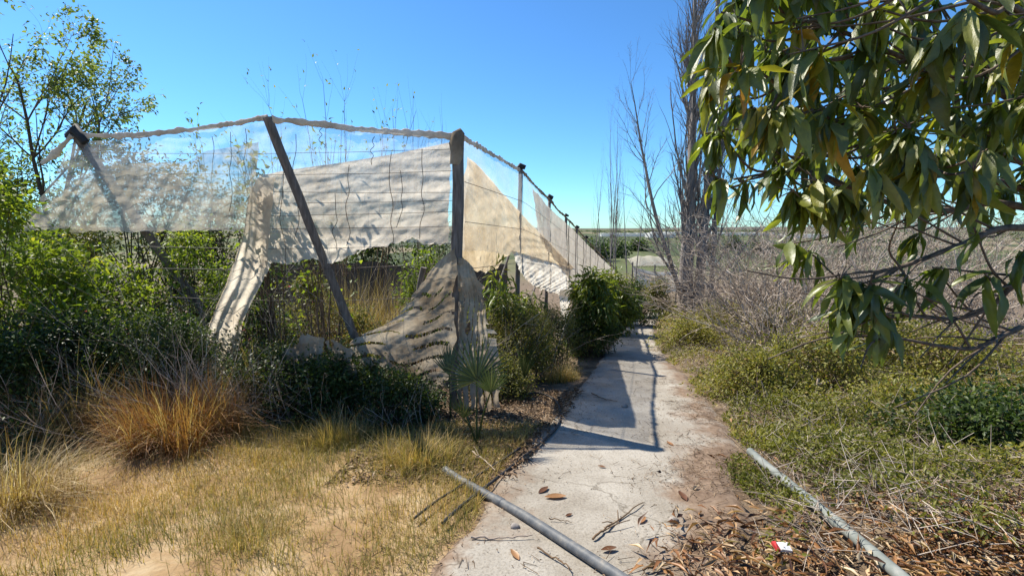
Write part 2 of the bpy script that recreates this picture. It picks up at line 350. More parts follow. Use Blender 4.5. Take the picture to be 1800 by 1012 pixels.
# ------------------------------------------------------------------ ground, path, hills
def axis(fine, step, far, n):
    a = np.arange(-fine, fine + 1e-6, step); e = fine + (np.geomspace(1, far, n) - 1 + step); return a, e
a, e = axis(16, .25, 6000, 46); xs = np.r_[-e[::-1], a, e]
ys = np.r_[-6 - np.geomspace(.5, 40, 10)[::-1], np.arange(-6, 34, .25), 34 + np.geomspace(.3, 6500, 60)]
XX, YY = np.meshgrid(xs, ys); V = np.stack([XX, YY, ground(XX, YY)], -1).reshape(-1, 3)
nx, ny = len(xs), len(ys); i, j = np.meshgrid(np.arange(nx - 1), np.arange(ny - 1)); b = (j * nx + i).ravel()
g = Geo(); g.add(V, np.stack([b, b + 1, b + nx + 1, b + nx], -1)); tag(g.build('ground', M['earth']), kind='structure')

Lp = [(690, 1140), (740, 1012), (800, 930), (850, 862), (900, 800), (975, 720), (1040, 650), (1075, 605), (1097, 580), (1118, 562), (1140, 550)]
Rp = [(1350, 1140), (1325, 1012), (1312, 900), (1300, 800), (1285, 745), (1230, 680), (1176, 630), (1156, 600), (1150, 577), (1158, 562), (1172, 550)]
PL = resample(np.array([gp(*p)[:2] for p in Lp]), 160); PR = resample(np.array([gp(*p)[:2] for p in Rp]), 160)
PL[:, 0] += .06 * noise(PL, 3.0, 4); PR[:, 0] += .09 * noise(PR, 3.0, 5)
nu = 17; u = np.linspace(0, 1, nu); XY = PL[:, None] * (1 - u[None, :, None]) + PR[:, None] * u[None, :, None]
Z = ground(XY[..., 0], XY[..., 1]) + .035 + .008 * noise(XY, 2.0, 6); Z[:, 0] -= .08; Z[:, -1] -= .08
edge = np.broadcast_to(np.interp(u, [0, .12, .5, .68, .85, 1], [.8, .5, .08, .46, .9, 1.0]), XY.shape[:2]) * np.interp(XY[..., 1], [0, 3.2, 4.8, 12], [1.05, 1.05, .75, .55])
i, j = np.meshgrid(np.arange(nu - 1), np.arange(159)); b = (j * nu + i).ravel()
g = Geo(); g.add(np.dstack([XY, Z]).reshape(-1, 3), np.stack([b, b + 1, b + nu + 1, b + nu], -1), edge.ravel())
tag(g.build('path', M['path']), kind='structure')
def path_u(x, y):                                              # 0 left edge .. 1 right edge of the concrete
    l = np.interp(y, PL[:, 1], PL[:, 0]); r = np.interp(y, PR[:, 1], PR[:, 0]); return (x - l) / (r - l)
def surf(x, y):
    u = path_u(x, y); return ground(x, y) + np.where((u > .03) & (u < .97), .038, 0)

g = Geo(); hx = np.linspace(-7000, 7000, 120); rows = []
for k, (yy, f) in enumerate([(4200, 0), (4600, .6), (5200, 1), (6200, .7)]):
    zz = -17 + f * (26 + 26 * noise(np.stack([hx, 0 * hx + yy * .2], -1), .0009, 2) + 6 * noise(np.stack([hx, 0 * hx], -1), .005, 5))
    rows.append(np.stack([hx, 0 * hx + yy, zz], -1))
V = np.array(rows).reshape(-1, 3); i, j = np.meshgrid(np.arange(119), np.arange(3)); b = (j * 120 + i).ravel()
g.add(V, np.stack([b, b + 1, b + 121, b + 120], -1))
M['hill'] = solid('hill_scrub', [(.3, (.05, .06, .035)), (.5, (.1, .09, .06)), (.7, (.19, .16, .12))], .01, .95, 0)
tag(g.build('hills', M['hill']), kind='structure')

# ------------------------------------------------------------------ net enclosure: posts, wires, nets
DIRB = A(math.sin(math.radians(14)), math.cos(math.radians(14)), 0); DIRC = A(math.sin(math.radians(20)), math.cos(math.radians(20)), 0)
CORNER = site(799, 5.66); LEFT = aty(135, 243, 5.95)
nA = nrm(np.cross(A(LEFT[0] - CORNER[0], LEFT[1] - CORNER[1], 0), A(0, 0, 1))); nA = nA if nA[1] < 0 else -nA
nB = A(DIRB[1], -DIRB[0], 0); nC = A(DIRC[1], -DIRC[0], 0); KNEE = CORNER + DIRB * 11
def front(px, py, off=0.0): return onplane(px, py, CORNER + nA * off, nA)
def side(px, py, off=0.0):
    return onplane(px, py, CORNER + nB * off, nB) if px < 998 else onplane(px, py, KNEE + nC * off, nC)
enc = thing('net_enclosure', 'long derelict net enclosure of leaning grey posts, wires and torn clear netting left of path', 'net enclosure', CORNER)
def post(top, bot, r, name='post', wob=.1, seed=1, mat='wood'):
    g = Geo(); P = np.linspace(np.asarray(top), np.asarray(bot), 14); P[1:-1] += .012 * np.stack([noise(P[1:-1], 2, 1), noise(P[1:-1], 2, 2), 0 * P[1:-1, 0]], -1)
    polytube(g, P, np.linspace(r * .92, r * 1.05, 14), 10, wob, seed=seed); return g.build(name, M[mat], enc)
corner_top = front(806, 238)
post(corner_top, CORNER - A(0, 0, .2), .074, wob=.22, seed=3)
mid_top = aty(470, 206, 5.35); post(mid_top, site(672, 6.35) - A(0, 0, .2), .056, seed=4)
left_top = aty(133, 236, 5.9); post(left_top, site(455, 7.6) - A(0, 0, .2), .06, seed=5)
post(aty(60, 372, 6.6), site(300, 8.0) - A(0, 0, .1), .06, seed=6)
tops = [(915, 299), (966, 351), (995, 382), (1014, 402), (1030, 420), (1046, 437), (1062, 453), (1085, 476)]
side_tops = [side(*t) for t in tops]
for k, t in enumerate(side_tops):
    post(t, A(t[0] - .1, t[1] + .05, float(ground(t[0], t[1])) - .2), .05 if k < 4 else .04, seed=7 + k)
    if k < 5:
        g = Geo(); polytube(g, [t + A(-.06, 0, .02), t + A(.0, 0, .09), t + A(.1, 0, .05)], [.045, .07, .04], 7, .4, seed=k); g.build('post_cap', M['cap'], enc)
post(side(895, 446, -.25), site(822, 7.6), .026, 'brace', seed=9); post(side(942, 500, -.3), site(890, 9.0), .026, 'brace', seed=10)
post(front(745, 470, -.9), site(705, 6.7), .05, 'brace', seed=12)
g = Geo(); polytube(g, [corner_top + A(-.03, 0, -.34), corner_top + A(-.02, -.02, -.2), corner_top + A(-.03, -.02, -.1), corner_top + A(-.01, 0, .0), corner_top + A(.05, 0, .05)], [.07, .08, .082, .085, .04], 16, .35, seed=2); g.build('cloth_wrap', M['grey_cloth'], enc)
g = Geo(); polytube(g, [left_top + A(-.1, 0, -.03), left_top + A(.02, -.02, .05), left_top + A(.12, 0, -.1)], [.045, .065, .045], 10, .4, seed=5); g.build('post_cap', M['cap'], enc)
# wires and strings
def wire(a, b, sag=.03, r=.0028):
    P = np.linspace(a, b, 14); s = np.linspace(0, 1, 14); P[:, 2] -= sag * 4 * s * (1 - s); P[:, 2] += .006 * noise(P, 5, 3)
    g = Geo(); polytube(g, P, r, 4, caps=False); g.build('wire', M['wire'], enc)
for (x0, y0, x1, y1, s) in [(160, 268, 795, 262, .03), (175, 300, 795, 300, .05), (190, 325, 795, 338, .04), (60, 352, 795, 352, .04), (200, 378, 795, 372, .03), (60, 398, 795, 398, .03), (240, 432, 795, 428, .05), (260, 470, 795, 462, .05), (280, 520, 795, 520, .06)]:
    wire(front(x0, y0, .03), front(x1, y1, .03), s)
stz = [CORNER] + side_tops
for fr in (.16, .3, .47, .66):
    pts = []
    for p in [corner_top] + side_tops[:6]:
        gz = float(ground(p[0], p[1])); q = np.array(p); q[2] = p[2] + (gz - p[2]) * fr; pts.append(q + nB * .07)
    g = Geo(); polytube(g, resample(pts, 40), .004, 4, caps=False); g.build('wire', M['wire'], enc)
rng = np.random.default_rng(11)
for px, y0, y1 in [(405, 232, 372), (432, 226, 340), (375, 240, 330), (497, 300, 560), (565, 225, 260), (612, 290, 432), (686, 268, 452), (742, 262, 420), (655, 240, 290), (520, 236, 420), (590, 340, 440), (705, 300, 400)]:
    P = np.array([front(px + rng.normal(0, 1.6) + k * rng.uniform(-1.2, 1.2), y0 + (y1 - y0) * k / 6, .05) for k in range(7)])
    g = Geo(); polytube(g, spline(P, 20), .0038, 4, caps=False); g.build('vine_stem', M['bark'], enc)
for px in (1000, 1012, 1026, 1038, 1050, 1063, 1074):
    y0 = np.interp(px, [t[0] for t in tops], [t[1] for t in tops])
    P = [side(px + rng.normal(0, 1.2), y0 + (505 - y0) * k / 5, .09) for k in range(6)]
    g = Geo(); polytube(g, P, .012, 4, caps=False); g.build('string', M['wire'], enc)
# cloth sheets lofted over rows of points on the enclosure's faces
def loft(name, mat, face, rows, nu=60, nv=30, fold=.04, nf=9, off=0.0, rag=.02, parent=None, slit=None, seed=0, sag=0.0, wr=.02, dir=0.0):
    rr = [[face(x, y, off) for x, y in resample(r, nu)] for r in rows]
    R = np.array(rr); n0 = len(rows); tv = np.linspace(0, n0 - 1, nv); P = np.zeros((nv, nu, 3))
    for k in range(nu): P[:, k] = np.stack([np.interp(tv, np.arange(n0), R[:, k, c]) for c in range(3)], -1) if n0 < 3 else spline(R[:, k], nv)
    n = nA if face is front else nB
    uu, vv = np.meshgrid(np.linspace(0, 1, nu), np.linspace(0, 1, nv)); rg = np.random.default_rng(seed)
    ph = rg.uniform(0, 6.28, 6); w = uu + dir * vv
    d = fold * (.25 + .75 * vv) * (np.sin(w * nf * 6.28 + 2.2 * np.sin(vv * 2.5 + ph[0]) + ph[1]) * .6 + .4 * np.sin(w * nf * 2.3 * 6.28 + 3 * np.sin(vv * 3 + ph[2]) + ph[3]))
    wn = wr * noise(P * A(1, 1, 1.7), 3.5, seed) + wr * .5 * noise(P * A(1, 1, 2.5), 9, seed + 1) + wr * .3 * noise(P, 21, seed + 2)
    P = P + n * (d + wn + sag * np.sin(math.pi * vv) * np.sin(math.pi * uu))[..., None]
    sr = rag * (noise(np.stack([vv[:, 0] * 9, 0 * vv[:, 0] + seed], -1), 1, 5) + .6 * noise(np.stack([vv[:, 0] * 40, 0 * vv[:, 0]], -1), 1, 6)); ud = nrm(P[:, -1] - P[:, 0]); P[:, 0] += ud * sr[:, None]; P[:, -1] += ud * sr[::-1, None]
    e = rag * (noise(np.stack([uu[0] * 25, 0 * uu[0] + seed], -1), 1, 3) + .5 * noise(np.stack([uu[0] * 90, 0 * uu[0]], -1), 1, 4))
    P[-1, :, 2] += e * 1.0; P[-2, :, 2] += e * .5
    i, j = np.meshgrid(np.arange(nu - 1), np.arange(nv - 1)); b = (j * nu + i)
    keep = np.ones(b.shape, bool) if slit is None else ~slit(uu[:-1, :-1], vv[:-1, :-1], P[:-1, :-1])
    b = b[keep]; g = Geo(); g.add(P.reshape(-1, 3), np.stack([b, b + 1, b + nu + 1, b + nu], -1))
    return g.build(name, M[mat], parent)
tl = [(805, 243), (860, 270), (915, 303), (966, 354), (995, 385), (1014, 405), (1030, 423), (1046, 440), (1062, 456), (1085, 478)]
loft('net_panel', 'net', front, [[(128, 250), (200, 246), (300, 234), (470, 214), (640, 228), (800, 246)], [(35, 402), (150, 405), (280, 406), (440, 404), (620, 420), (795, 430)]], 140, 50, .02, 7, .02, .02, enc, seed=1, wr=.03)
loft('net_panel', 'net2', front, [[(128, 318), (170, 300), (200, 290), (262, 287), (330, 284), (362, 265), (410, 258), (456, 250)], [(32, 402), (100, 404), (200, 406), (262, 406), (330, 405), (380, 404), (440, 404)]], 120, 40, .03, 5, .06, .03, enc, seed=2, wr=.04)
loft('net_panel', 'net', side, [tl[:4], [(808, 440), (850, 440), (905, 450), (966, 480)]], 60, 30, .02, 5, .05, .01, enc, seed=3)
loft('net_panel', 'net3', side, [[(935, 330), (966, 366), (995, 392), (1014, 410), (1046, 443), (1085, 480)], [(950, 420), (985, 470), (1005, 500), (1020, 502), (1050, 506), (1088, 497)]], 60, 24, .05, 8, .03, .03, enc, seed=4)
def hem(pts, r, flat=1.0, seed=0, mat='hem'):
    g = Geo(); r *= .62; P = spline(pts, 150); rr = r * (1 + .35 * noise(P, 2.5, seed) + .3 * noise(P, 9, seed + 1)); P[:, 2] += .018 * noise(P, 1.6, seed + 2) + .006 * noise(P, 13, seed)
    polytube(g, P, np.clip(rr, r * .3, 2 * r), 14, .45, flat=flat, seed=seed); return g.build('rolled_net_edge', M[mat], enc)
hem([aty(72, 286, 5.85), aty(100, 266, 5.87), left_top + A(0, -.05, -.02)], .06, .5, 1)
hem([left_top + A(.1, 0, -.02), front(220, 238), front(300, 232), front(390, 220), mid_top + A(0, 0, -.01)], .055, .35, 2)
hem([mid_top + A(.05, 0, -.02), front(560, 219), front(650, 230), front(740, 236), corner_top + A(-.02, 0, -.02)], .06, .35, 3)
hem([corner_top + A(.03, 0, -.01), side(860, 268), side_tops[0] + A(0, 0, -.01)], .05, .35, 4)
hem([side_tops[0], side(942, 328), side_tops[1], side(981, 369), side_tops[2], side_tops[3], side_tops[4], side_tops[6], side_tops[7]], .05, .8, 5, 'grey_cloth')

tag(loft('shade_cloth', 'cream', front, [[(453, 309), (520, 297), (600, 286), (700, 269), (792, 250)], [(452, 385), (530, 375), (610, 360), (700, 345), (788, 335)], [(466, 488), (478, 463), (520, 460), (545, 457), (575, 463), (598, 459), (640, 437), (690, 431), (725, 420), (757, 434), (786, 428)]], 170, 80, .006, 5, 0, .03, None, None, 5, wr=.02, dir=.5), 'large wrinkled cream cloth hanging across the front of the enclosure', 'shade cloth')
tag(loft('shade_cloth', 'cream', front, [[(438, 350), (452, 312), (482, 312)], [(425, 420), (440, 400), (470, 400)], [(402, 485), (430, 480), (462, 478)], [(368, 570), (395, 560), (430, 560)], [(345, 660), (375, 660), (408, 655)]], 40, 60, .03, 1.6, .08, .03, None, None, 6, dir=.3), 'narrow cream cloth strip trailing down to the grass at the cloth\'s left end', 'shade cloth')
def sl(u, v, P): return (np.sin((v * 1.1 + .12 * u + .03 * np.sin(u * 9)) * 66 + 1.2 * noise(P, 1.6, 1)) > .72 - .35 * noise(P, 4, 3)) & (v > .2) & (v < .97) & (np.abs(np.sin(u * 5.3 + v * 2)) > .22) & (noise(P, 2.4, 2) > -.7)
tag(loft('shade_cloth', 'soiled_shaded', front, [[(772, 458), (784, 448), (796, 438)], [(735, 510), (765, 505), (797, 500)], [(690, 562), (745, 560), (797, 570)], [(613, 603), (690, 615), (793, 632)], [(650, 650), (710, 672), (785, 676)], [(690, 692), (720, 702), (752, 706)]], 110, 130, .03, 1.3, .1, .07, None, sl, 7, wr=.022, dir=.9), 'torn pleated cloth with slits pulled down left of the corner post', 'shade cloth')
def sl2(u, v, P): return ((np.abs(((u * 5.5 + 1.1 * noise(P, 1.6, 5)) % 1) - .5) < .03 + .12 * v) & (v > .22) & (noise(P * A(1, 1, .4), 3, 6) > -.25)) | ((noise(P * A(1, 1, .3), 7.5, 3) > .42) & (v > .15)) | ((np.abs(v - .46 + .03 * np.sin(u * 20)) < .04) & (u > .12) & (u < .4))
tag(loft('shade_cloth', 'soiled_shaded', front, [[(805, 452), (818, 456), (833, 470)], [(806, 520), (830, 522), (852, 530)], [(805, 590), (834, 588), (858, 594)], [(804, 650), (840, 648), (872, 640)], [(802, 735), (836, 745), (874, 722)]], 110, 110, .04, 2.3, .12, .1, None, sl2, 8, wr=.05), 'ragged bleached cloth hanging in shreds right of the corner post', 'shade cloth')
tag(loft('shade_cloth', 'grey_cloth', front, [[(478, 648), (500, 612), (530, 582), (562, 592), (588, 596), (614, 612)], [(482, 668), (508, 640), (535, 612), (562, 625), (590, 632), (616, 645)], [(470, 700), (505, 676), (525, 646), (555, 668), (590, 664), (616, 690)]], 90, 50, .07, 4, .45, .06, None, lambda u, v, P: noise(P, 6, 4) > .5, 9, wr=.04), 'crumpled dirty cloth lying in the shade behind the long straw tussock', 'shade cloth')
tag(loft('shade_cloth', 'tan', side, [[(822, 277), (838, 288), (860, 312), (885, 342), (940, 400), (1000, 462), (1010, 472)], [(811, 345), (835, 362), (860, 380), (890, 395), (930, 420), (970, 442), (1006, 470)], [(812, 440), (822, 470), (845, 478), (872, 474), (886, 452), (902, 441), (940, 453), (1003, 474)]], 120, 60, .016, 3, .0, .04, None, None, 10, wr=.014, dir=.4), 'long tan cloth sloping down along the path side of the enclosure', 'shade cloth')
tag(loft('shade_cloth', 'white', side, [[(899, 440), (940, 452), (1003, 471)], [(914, 476), (955, 490), (1003, 500)], [(936, 503), (965, 514), (1001, 524)]], 90, 50, .03, 5, .06, .06, None, None, 11, wr=.02, dir=.8), 'bleached white cloth billowing below the long tan cloth', 'shade cloth')
tag(loft('shade_cloth', 'white', side, [[(984, 510), (1001, 508)], [(984, 550), (999, 550)], [(980, 596), (995, 592)]], 20, 40, .08, 2, .2, .05, None, None, 12), 'thin white cloth strip dangling into the tall mango shrub by the path', 'shade cloth')
# screen at the back of the plot
g = Geo(); xs_ = np.linspace(-6, -.1, 90); W = []
for v in np.linspace(0, 1, 14):
    zb = ground(xs_, 0 * xs_ + 10.2) ; W.append(np.stack([xs_, 10.2 + .3 * xs_ * .1 + .06 * np.sin(xs_ * 5) + .04 * noise(np.stack([xs_, 0 * xs_ + v * 3], -1), 3, 1), zb + v * (2.05 + .12 * noise(np.stack([xs_, 0 * xs_], -1), 1.5, 2))], -1))
V = np.array(W).reshape(-1, 3); i, j = np.meshgrid(np.arange(89), np.arange(13)); b = (j * 90 + i).ravel(); g.add(V, np.stack([b, b + 1, b + 91, b + 90], -1))
tag(g.build('screen_fence', M['darkcloth']), 'low dark grey screen behind the dry grass inside the enclosure', 'screen fence')

# ------------------------------------------------------------------ plants
def ellipsoid_clumps(rng, K, base, rx, ry, h, low=.12):
    zc = rng.uniform(0, 1, K) ** .75; azc = rng.uniform(0, 6.28, K); rc = np.sqrt(np.clip(1.02 - zc ** 2.2, 0, 1)) * rng.uniform(.1, 1, K) ** .5; c = np.stack([rc * np.cos(azc), rc * np.sin(azc), zc], -1)
    c[:, 2] = low + (1 - low) * c[:, 2]; w = 1 + .5 * noise(c * 2 + base, 1.2, 3)[:, None]; c[:, 2] *= (1 + .22 * noise(c[:, :2] * 2.2 + base[:2], 1, 4))
    return base + c * A(rx, ry, h) * A(1, 1, 1) * np.c_[w, w, np.ones(K)] * A(1, 1, .96)
def bush(name, label, cat, px, Y, top, w, leaf, K=40, n=6000, L=.06, W=.028, sig=.1, droop=.2, group=None, seed=0, wood='bark', flowers=0, dry=False, parent_parts=('stem', 'foliage'), base=None, h=None):
    rng = np.random.default_rng(seed + 100); base = site(px, Y) if base is None else base; ztop = aty(px, top, Y)[2]; h = (ztop - base[2]) if h is None else h
    c = ellipsoid_clumps(rng, K, base, w / 2, w / 2 * .9, h)
    t = thing(name, label, cat, base, group)
    segs = []
    for q in c:
        a = base + A(rng.normal(0, w * .13), rng.normal(0, w * .13), -.03); m = (a + q) / 2 + rng.normal(0, .06, 3) + A(0, 0, .12 * h)
        P = spline([a, m, q], 6); r = np.linspace(.009, .003, 6) * (1 + h * (.3 if h > 3 and w > 1 else .05))
        segs += [(*P[k], *P[k + 1], r[k], r[k + 1]) for k in range(5)]
        for _ in range(3):
            e = q + rng.normal(0, sig * 1.6, 3); segs.append((*P[4], *e, .004, .002))
    g = Geo(); tubes(g, segs, 4, rng.uniform(0, 1, len(segs))); g.build(parent_parts[0], M[wood], t)
    k = rng.integers(0, K, n); s = sig * rng.uniform(.6, 1.4, K)[k][:, None]
    off = rng.normal(0, 1, (n, 3)) * s; pos = c[k] + off; pos[:, 2] = np.maximum(pos[:, 2], ground(pos[:, 0], pos[:, 1]) + .02)
    d = nrm(off) + rng.normal(0, .6, (n, 3)) + A(0, 0, -droop); up = nrm(rng.normal(0, .5, (n, 3)) + A(0, 0, 1))
    rnd = np.clip(rng.normal(.45, .2, n) + .12 * rng.normal(0, 1, K)[k], 0, 1)
    g = Geo(); leaves(g, pos, d, up, L * rng.uniform(.6, 1.3, n), W * rng.uniform(.7, 1.3, n), rnd); g.build(parent_parts[1], M[leaf], t)
    if flowers:
        f = rng.integers(0, K, flowers); pos = c[f] + rng.normal(0, sig * .9, (flowers, 3)) + A(0, -.03, .05); fg = Geo()
        pos = np.repeat(pos, 5, 0) + rng.normal(0, .008, (flowers * 5, 3)); d = rng.normal(0, 1, (flowers * 5, 3)); leaves(fg, pos, d, A(0, 0, 1) + rng.normal(0, .3, d.shape), .028, .022, rng.uniform(0, 1, len(pos)))
        tag(fg.build('flower_heads', M['pink'], t), kind='stuff')
    return t
B = bush
B('leafy_bush', 'bright sunlit leafy bush at the left edge below the thin tree', 'bush', 20, 5.3, 315, 2.0, 'green', 50, 5500, .1, .04, .12, .2, seed=1)
B('leafy_bush', 'sunlit green bush just left of the leaning left post', 'bush', 150, 6.4, 412, 1.9, 'green', 44, 8000, .08, .032, .12, .2, seed=2)
B('leafy_bush', 'green bush under the leaning left post and hanging clear net', 'bush', 330, 6.9, 408, 1.9, 'green', 44, 8000, .07, .03, .12, .2, seed=3)
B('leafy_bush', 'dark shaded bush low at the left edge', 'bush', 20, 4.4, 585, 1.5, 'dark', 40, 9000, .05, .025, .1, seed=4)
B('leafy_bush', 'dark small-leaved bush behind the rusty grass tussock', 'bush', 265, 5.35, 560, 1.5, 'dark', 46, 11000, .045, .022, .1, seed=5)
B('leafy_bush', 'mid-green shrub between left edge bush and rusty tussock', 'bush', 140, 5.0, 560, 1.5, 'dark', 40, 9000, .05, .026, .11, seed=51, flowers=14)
B('flowering_bush', 'dark bush with pink flowers right of the trailing cloth strip', 'bush', 465, 6.25, 535, 1.1, 'dark', 36, 7000, .045, .024, .09, seed=6, flowers=34)
B('flowering_bush', 'yellow-green bush with small pink flowers beneath the large cream cloth', 'bush', 545, 7.2, 492, 1.6, 'olive', 40, 7000, .05, .026, .1, seed=7, flowers=40)
B('leafy_bush', 'green shrub beside the corner post inside the enclosure', 'bush', 745, 7.4, 462, .9, 'green', 26, 3500, .08, .03, .1, seed=8)
B('leafy_bush', 'olive bush at the foot of the middle leaning post', 'bush', 640, 6.6, 560, 1.3, 'olive', 36, 6000, .04, .02, .1, seed=81)
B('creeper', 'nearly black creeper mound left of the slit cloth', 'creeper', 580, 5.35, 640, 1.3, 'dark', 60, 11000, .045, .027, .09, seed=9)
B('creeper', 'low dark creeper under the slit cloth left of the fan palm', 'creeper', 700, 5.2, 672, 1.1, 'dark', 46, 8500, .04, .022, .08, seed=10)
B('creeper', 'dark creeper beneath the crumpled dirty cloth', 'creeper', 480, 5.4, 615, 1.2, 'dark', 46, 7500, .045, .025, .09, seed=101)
B('background_tree', 'olive-leaved tree seen through the milky net right of the left post', 'tree', 285, 8.8, 268, 3.0, 'olive', 50, 9000, .09, .04, .2, seed=11, parent_parts=('trunk', 'crown'))
B('background_tree', 'dense green tree behind the left bushes under the net', 'tree', 90, 9.0, 325, 3.2, 'green', 50, 9000, .09, .04, .2, seed=12, parent_parts=('trunk', 'crown'))
B('background_tree', 'shaded green tree behind the trailing cloth strip', 'tree', 415, 9.2, 372, 2.4, 'dark', 44, 8000, .08, .035, .17, seed=13, parent_parts=('trunk', 'crown'))
for k_, px_ in enumerate((545, 660, 775)): B('background_tree', ['dark tree behind the left half of the cream cloth', 'dark tree behind the middle of the cream cloth', 'dark tree behind the corner post'][k_], 'tree', px_, 12.5, 395, 3.2, 'dark', 40, 3000, .14, .06, .22, seed=130 + k_, parent_parts=('trunk', 'crown'))
B('mango_sapling', 'drooping-leaved mango sapling in the gap under the tan cloth', 'sapling', 868, 7.6, 488, .9, 'saplng', 13, 520, .2, .045, .07, .9, seed=14)
B('mango_sapling', 'drooping-leaved mango sapling under the white billowing cloth', 'sapling', 925, 8.6, 505, 1.2, 'saplng', 14, 560, .2, .045, .07, .9, seed=15)
B('wispy_bush', 'wispy yellow-green bush between shredded cloth and palm frond', 'bush', 905, 7.4, 545, 1.5, 'olive', 60, 12000, .045, .014, .11, seed=16)
B('wispy_bush', 'low olive bush at the foot of the tall mango shrub', 'bush', 968, 8.4, 545, 1.3, 'olive', 46, 8000, .045, .016, .1, seed=17)
B('mango_shrub', 'tall dark mango shrub left of the path beside the white cloth', 'shrub', 1044, 10.2, 472, 1.15, 'saplng', 60, 3400, .19, .045, .1, .8, seed=18)
B('leafy_bush', 'dark bush leaning over the path edge below the tall mango shrub', 'bush', 1030, 9.8, 548, 1.2, 'dark', 46, 8000, .06, .028, .11, seed=19)
B('mango_shrub', 'second dark mango shrub left of the path further down', 'shrub', 1078, 13.6, 488, 1.2, 'saplng', 46, 2600, .19, .05, .12, .8, seed=20)
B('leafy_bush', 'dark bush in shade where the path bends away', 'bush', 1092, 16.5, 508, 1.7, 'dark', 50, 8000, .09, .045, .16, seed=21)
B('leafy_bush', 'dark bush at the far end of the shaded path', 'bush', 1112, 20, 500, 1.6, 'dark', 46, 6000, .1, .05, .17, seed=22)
B('citrus_bush', 'small bright yellow-green round bush at the end of the path', 'bush', 1157, 19, 497, 1.3, 'yellow', 36, 4500, .08, .04, .12, seed=23)
B('leafy_bush', 'dark green bush at the right edge beneath the mango', 'bush', 1745, 4.0, 715, 1.5, 'dark', 44, 6500, .06, .028, .11, seed=141)
B('leafy_bush', 'low olive bush right of the forked branch stub', 'bush', 1600, 4.9, 690, 1.6, 'cover', 44, 7000, .05, .022, .11, seed=142)
B('leafy_bush', 'low olive bush at the path edge left of the forked stub', 'bush', 1320, 6.2, 628, 1.5, 'cover', 44, 7000, .05, .022, .11, seed=143)
for k_, (a_, b_, c_, d_, e_) in enumerate([(1215, 10.5, 570, 1.5, 'olive scrub bush at the right path edge below the poplar'), (1265, 12.5, 535, 2.0, 'olive scrub bush in front of the poplar foot thicket'), (1425, 6.6, 585, 1.7, 'olive scrub bush just left of the lowest mango cluster'), (1510, 7.6, 560, 1.9, 'olive scrub bush behind the lowest mango cluster'), (1670, 6.4, 590, 1.8, 'olive scrub bush beneath the low bare mango branch'), (1370, 9.5, 540, 1.9, 'olive scrub bush among the arching leafless shrubs')]): B('leafy_bush', e_, 'bush', a_, b_, c_, d_, 'cover', 44, 4500, .06, .026, .13, seed=150 + k_)
B('leafy_bush', 'green undergrowth bush under the corner post by the palm frond', 'bush', 880, 6.3, 640, .9, 'olive', 36, 5000, .04, .018, .09, seed=24)
# bare canes inside the enclosure rising above the net
def cane(label, px, Y, top, n=5, leaf=60, seed=0, mat='pale'):
    rng = np.random.default_rng(seed + 300); base = site(px, Y); h = aty(px, top, Y)[2] - base[2]; t = thing('bare_cane', label, 'sapling', base, 'bare canes poking above the netting')
    segs, tips = [], []; P = [dict(n=9, wig=.05, trop=.05, kids=7, ang=.35, lenf=.3, start=.55, tap=.8), dict(n=4, wig=.1, trop=.1, kids=0, ang=.4, lenf=.4)]
    for k in range(n):
        grow(rng, base + rng.normal(0, .08, 3) * A(1, 1, 0), A(rng.normal(0, .1), rng.normal(0, .1), 1), h * rng.uniform(.8, 1.0), .014, P, 0, segs, tips)
    g = Geo(); tubes(g, segs, 4, rng.uniform(0, .6, len(segs))); g.build('stem', M['bark'], t)
    T = np.array(tips); k = rng.integers(0, len(T), leaf); g = Geo(); leaves(g, T[k, :3] + rng.normal(0, .03, (leaf, 3)), T[k, 3:] + rng.normal(0, .7, (leaf, 3)), A(0, 0, 1) + rng.normal(0, .4, (leaf, 3)), .075, .035, rng.uniform(.2, 1, leaf)); g.build('foliage', M[mat], t)
cane('thin cane with sparse leaves rising above the net right of the middle post', 598, 8.2, 150, 5, 90, 1)
cane('thin leafy cane rising above the net midway to the corner post', 662, 8.4, 165, 4, 80, 2)
cane('bare twiggy cane rising above the net just left of the corner post', 738, 8.4, 180, 5, 10, 3)
cane('pale leafy cane behind the clear net left of the middle post', 385, 8.0, 238, 5, 260, 4)
cane('leafy cane behind the clear net touching the middle post', 500, 8.0, 205, 4, 120, 5)
B('climbing_vine', 'leafy climber casting shadows through the left end of the cream cloth', 'vine', 488, 6.15, 262, .7, 'green', 26, 420, .11, .05, .1, seed=91)
B('climbing_vine', 'thin climber casting shadows through the middle of the cream cloth', 'vine', 590, 6.2, 300, .9, 'green', 22, 160, .1, .045, .1, seed=92)
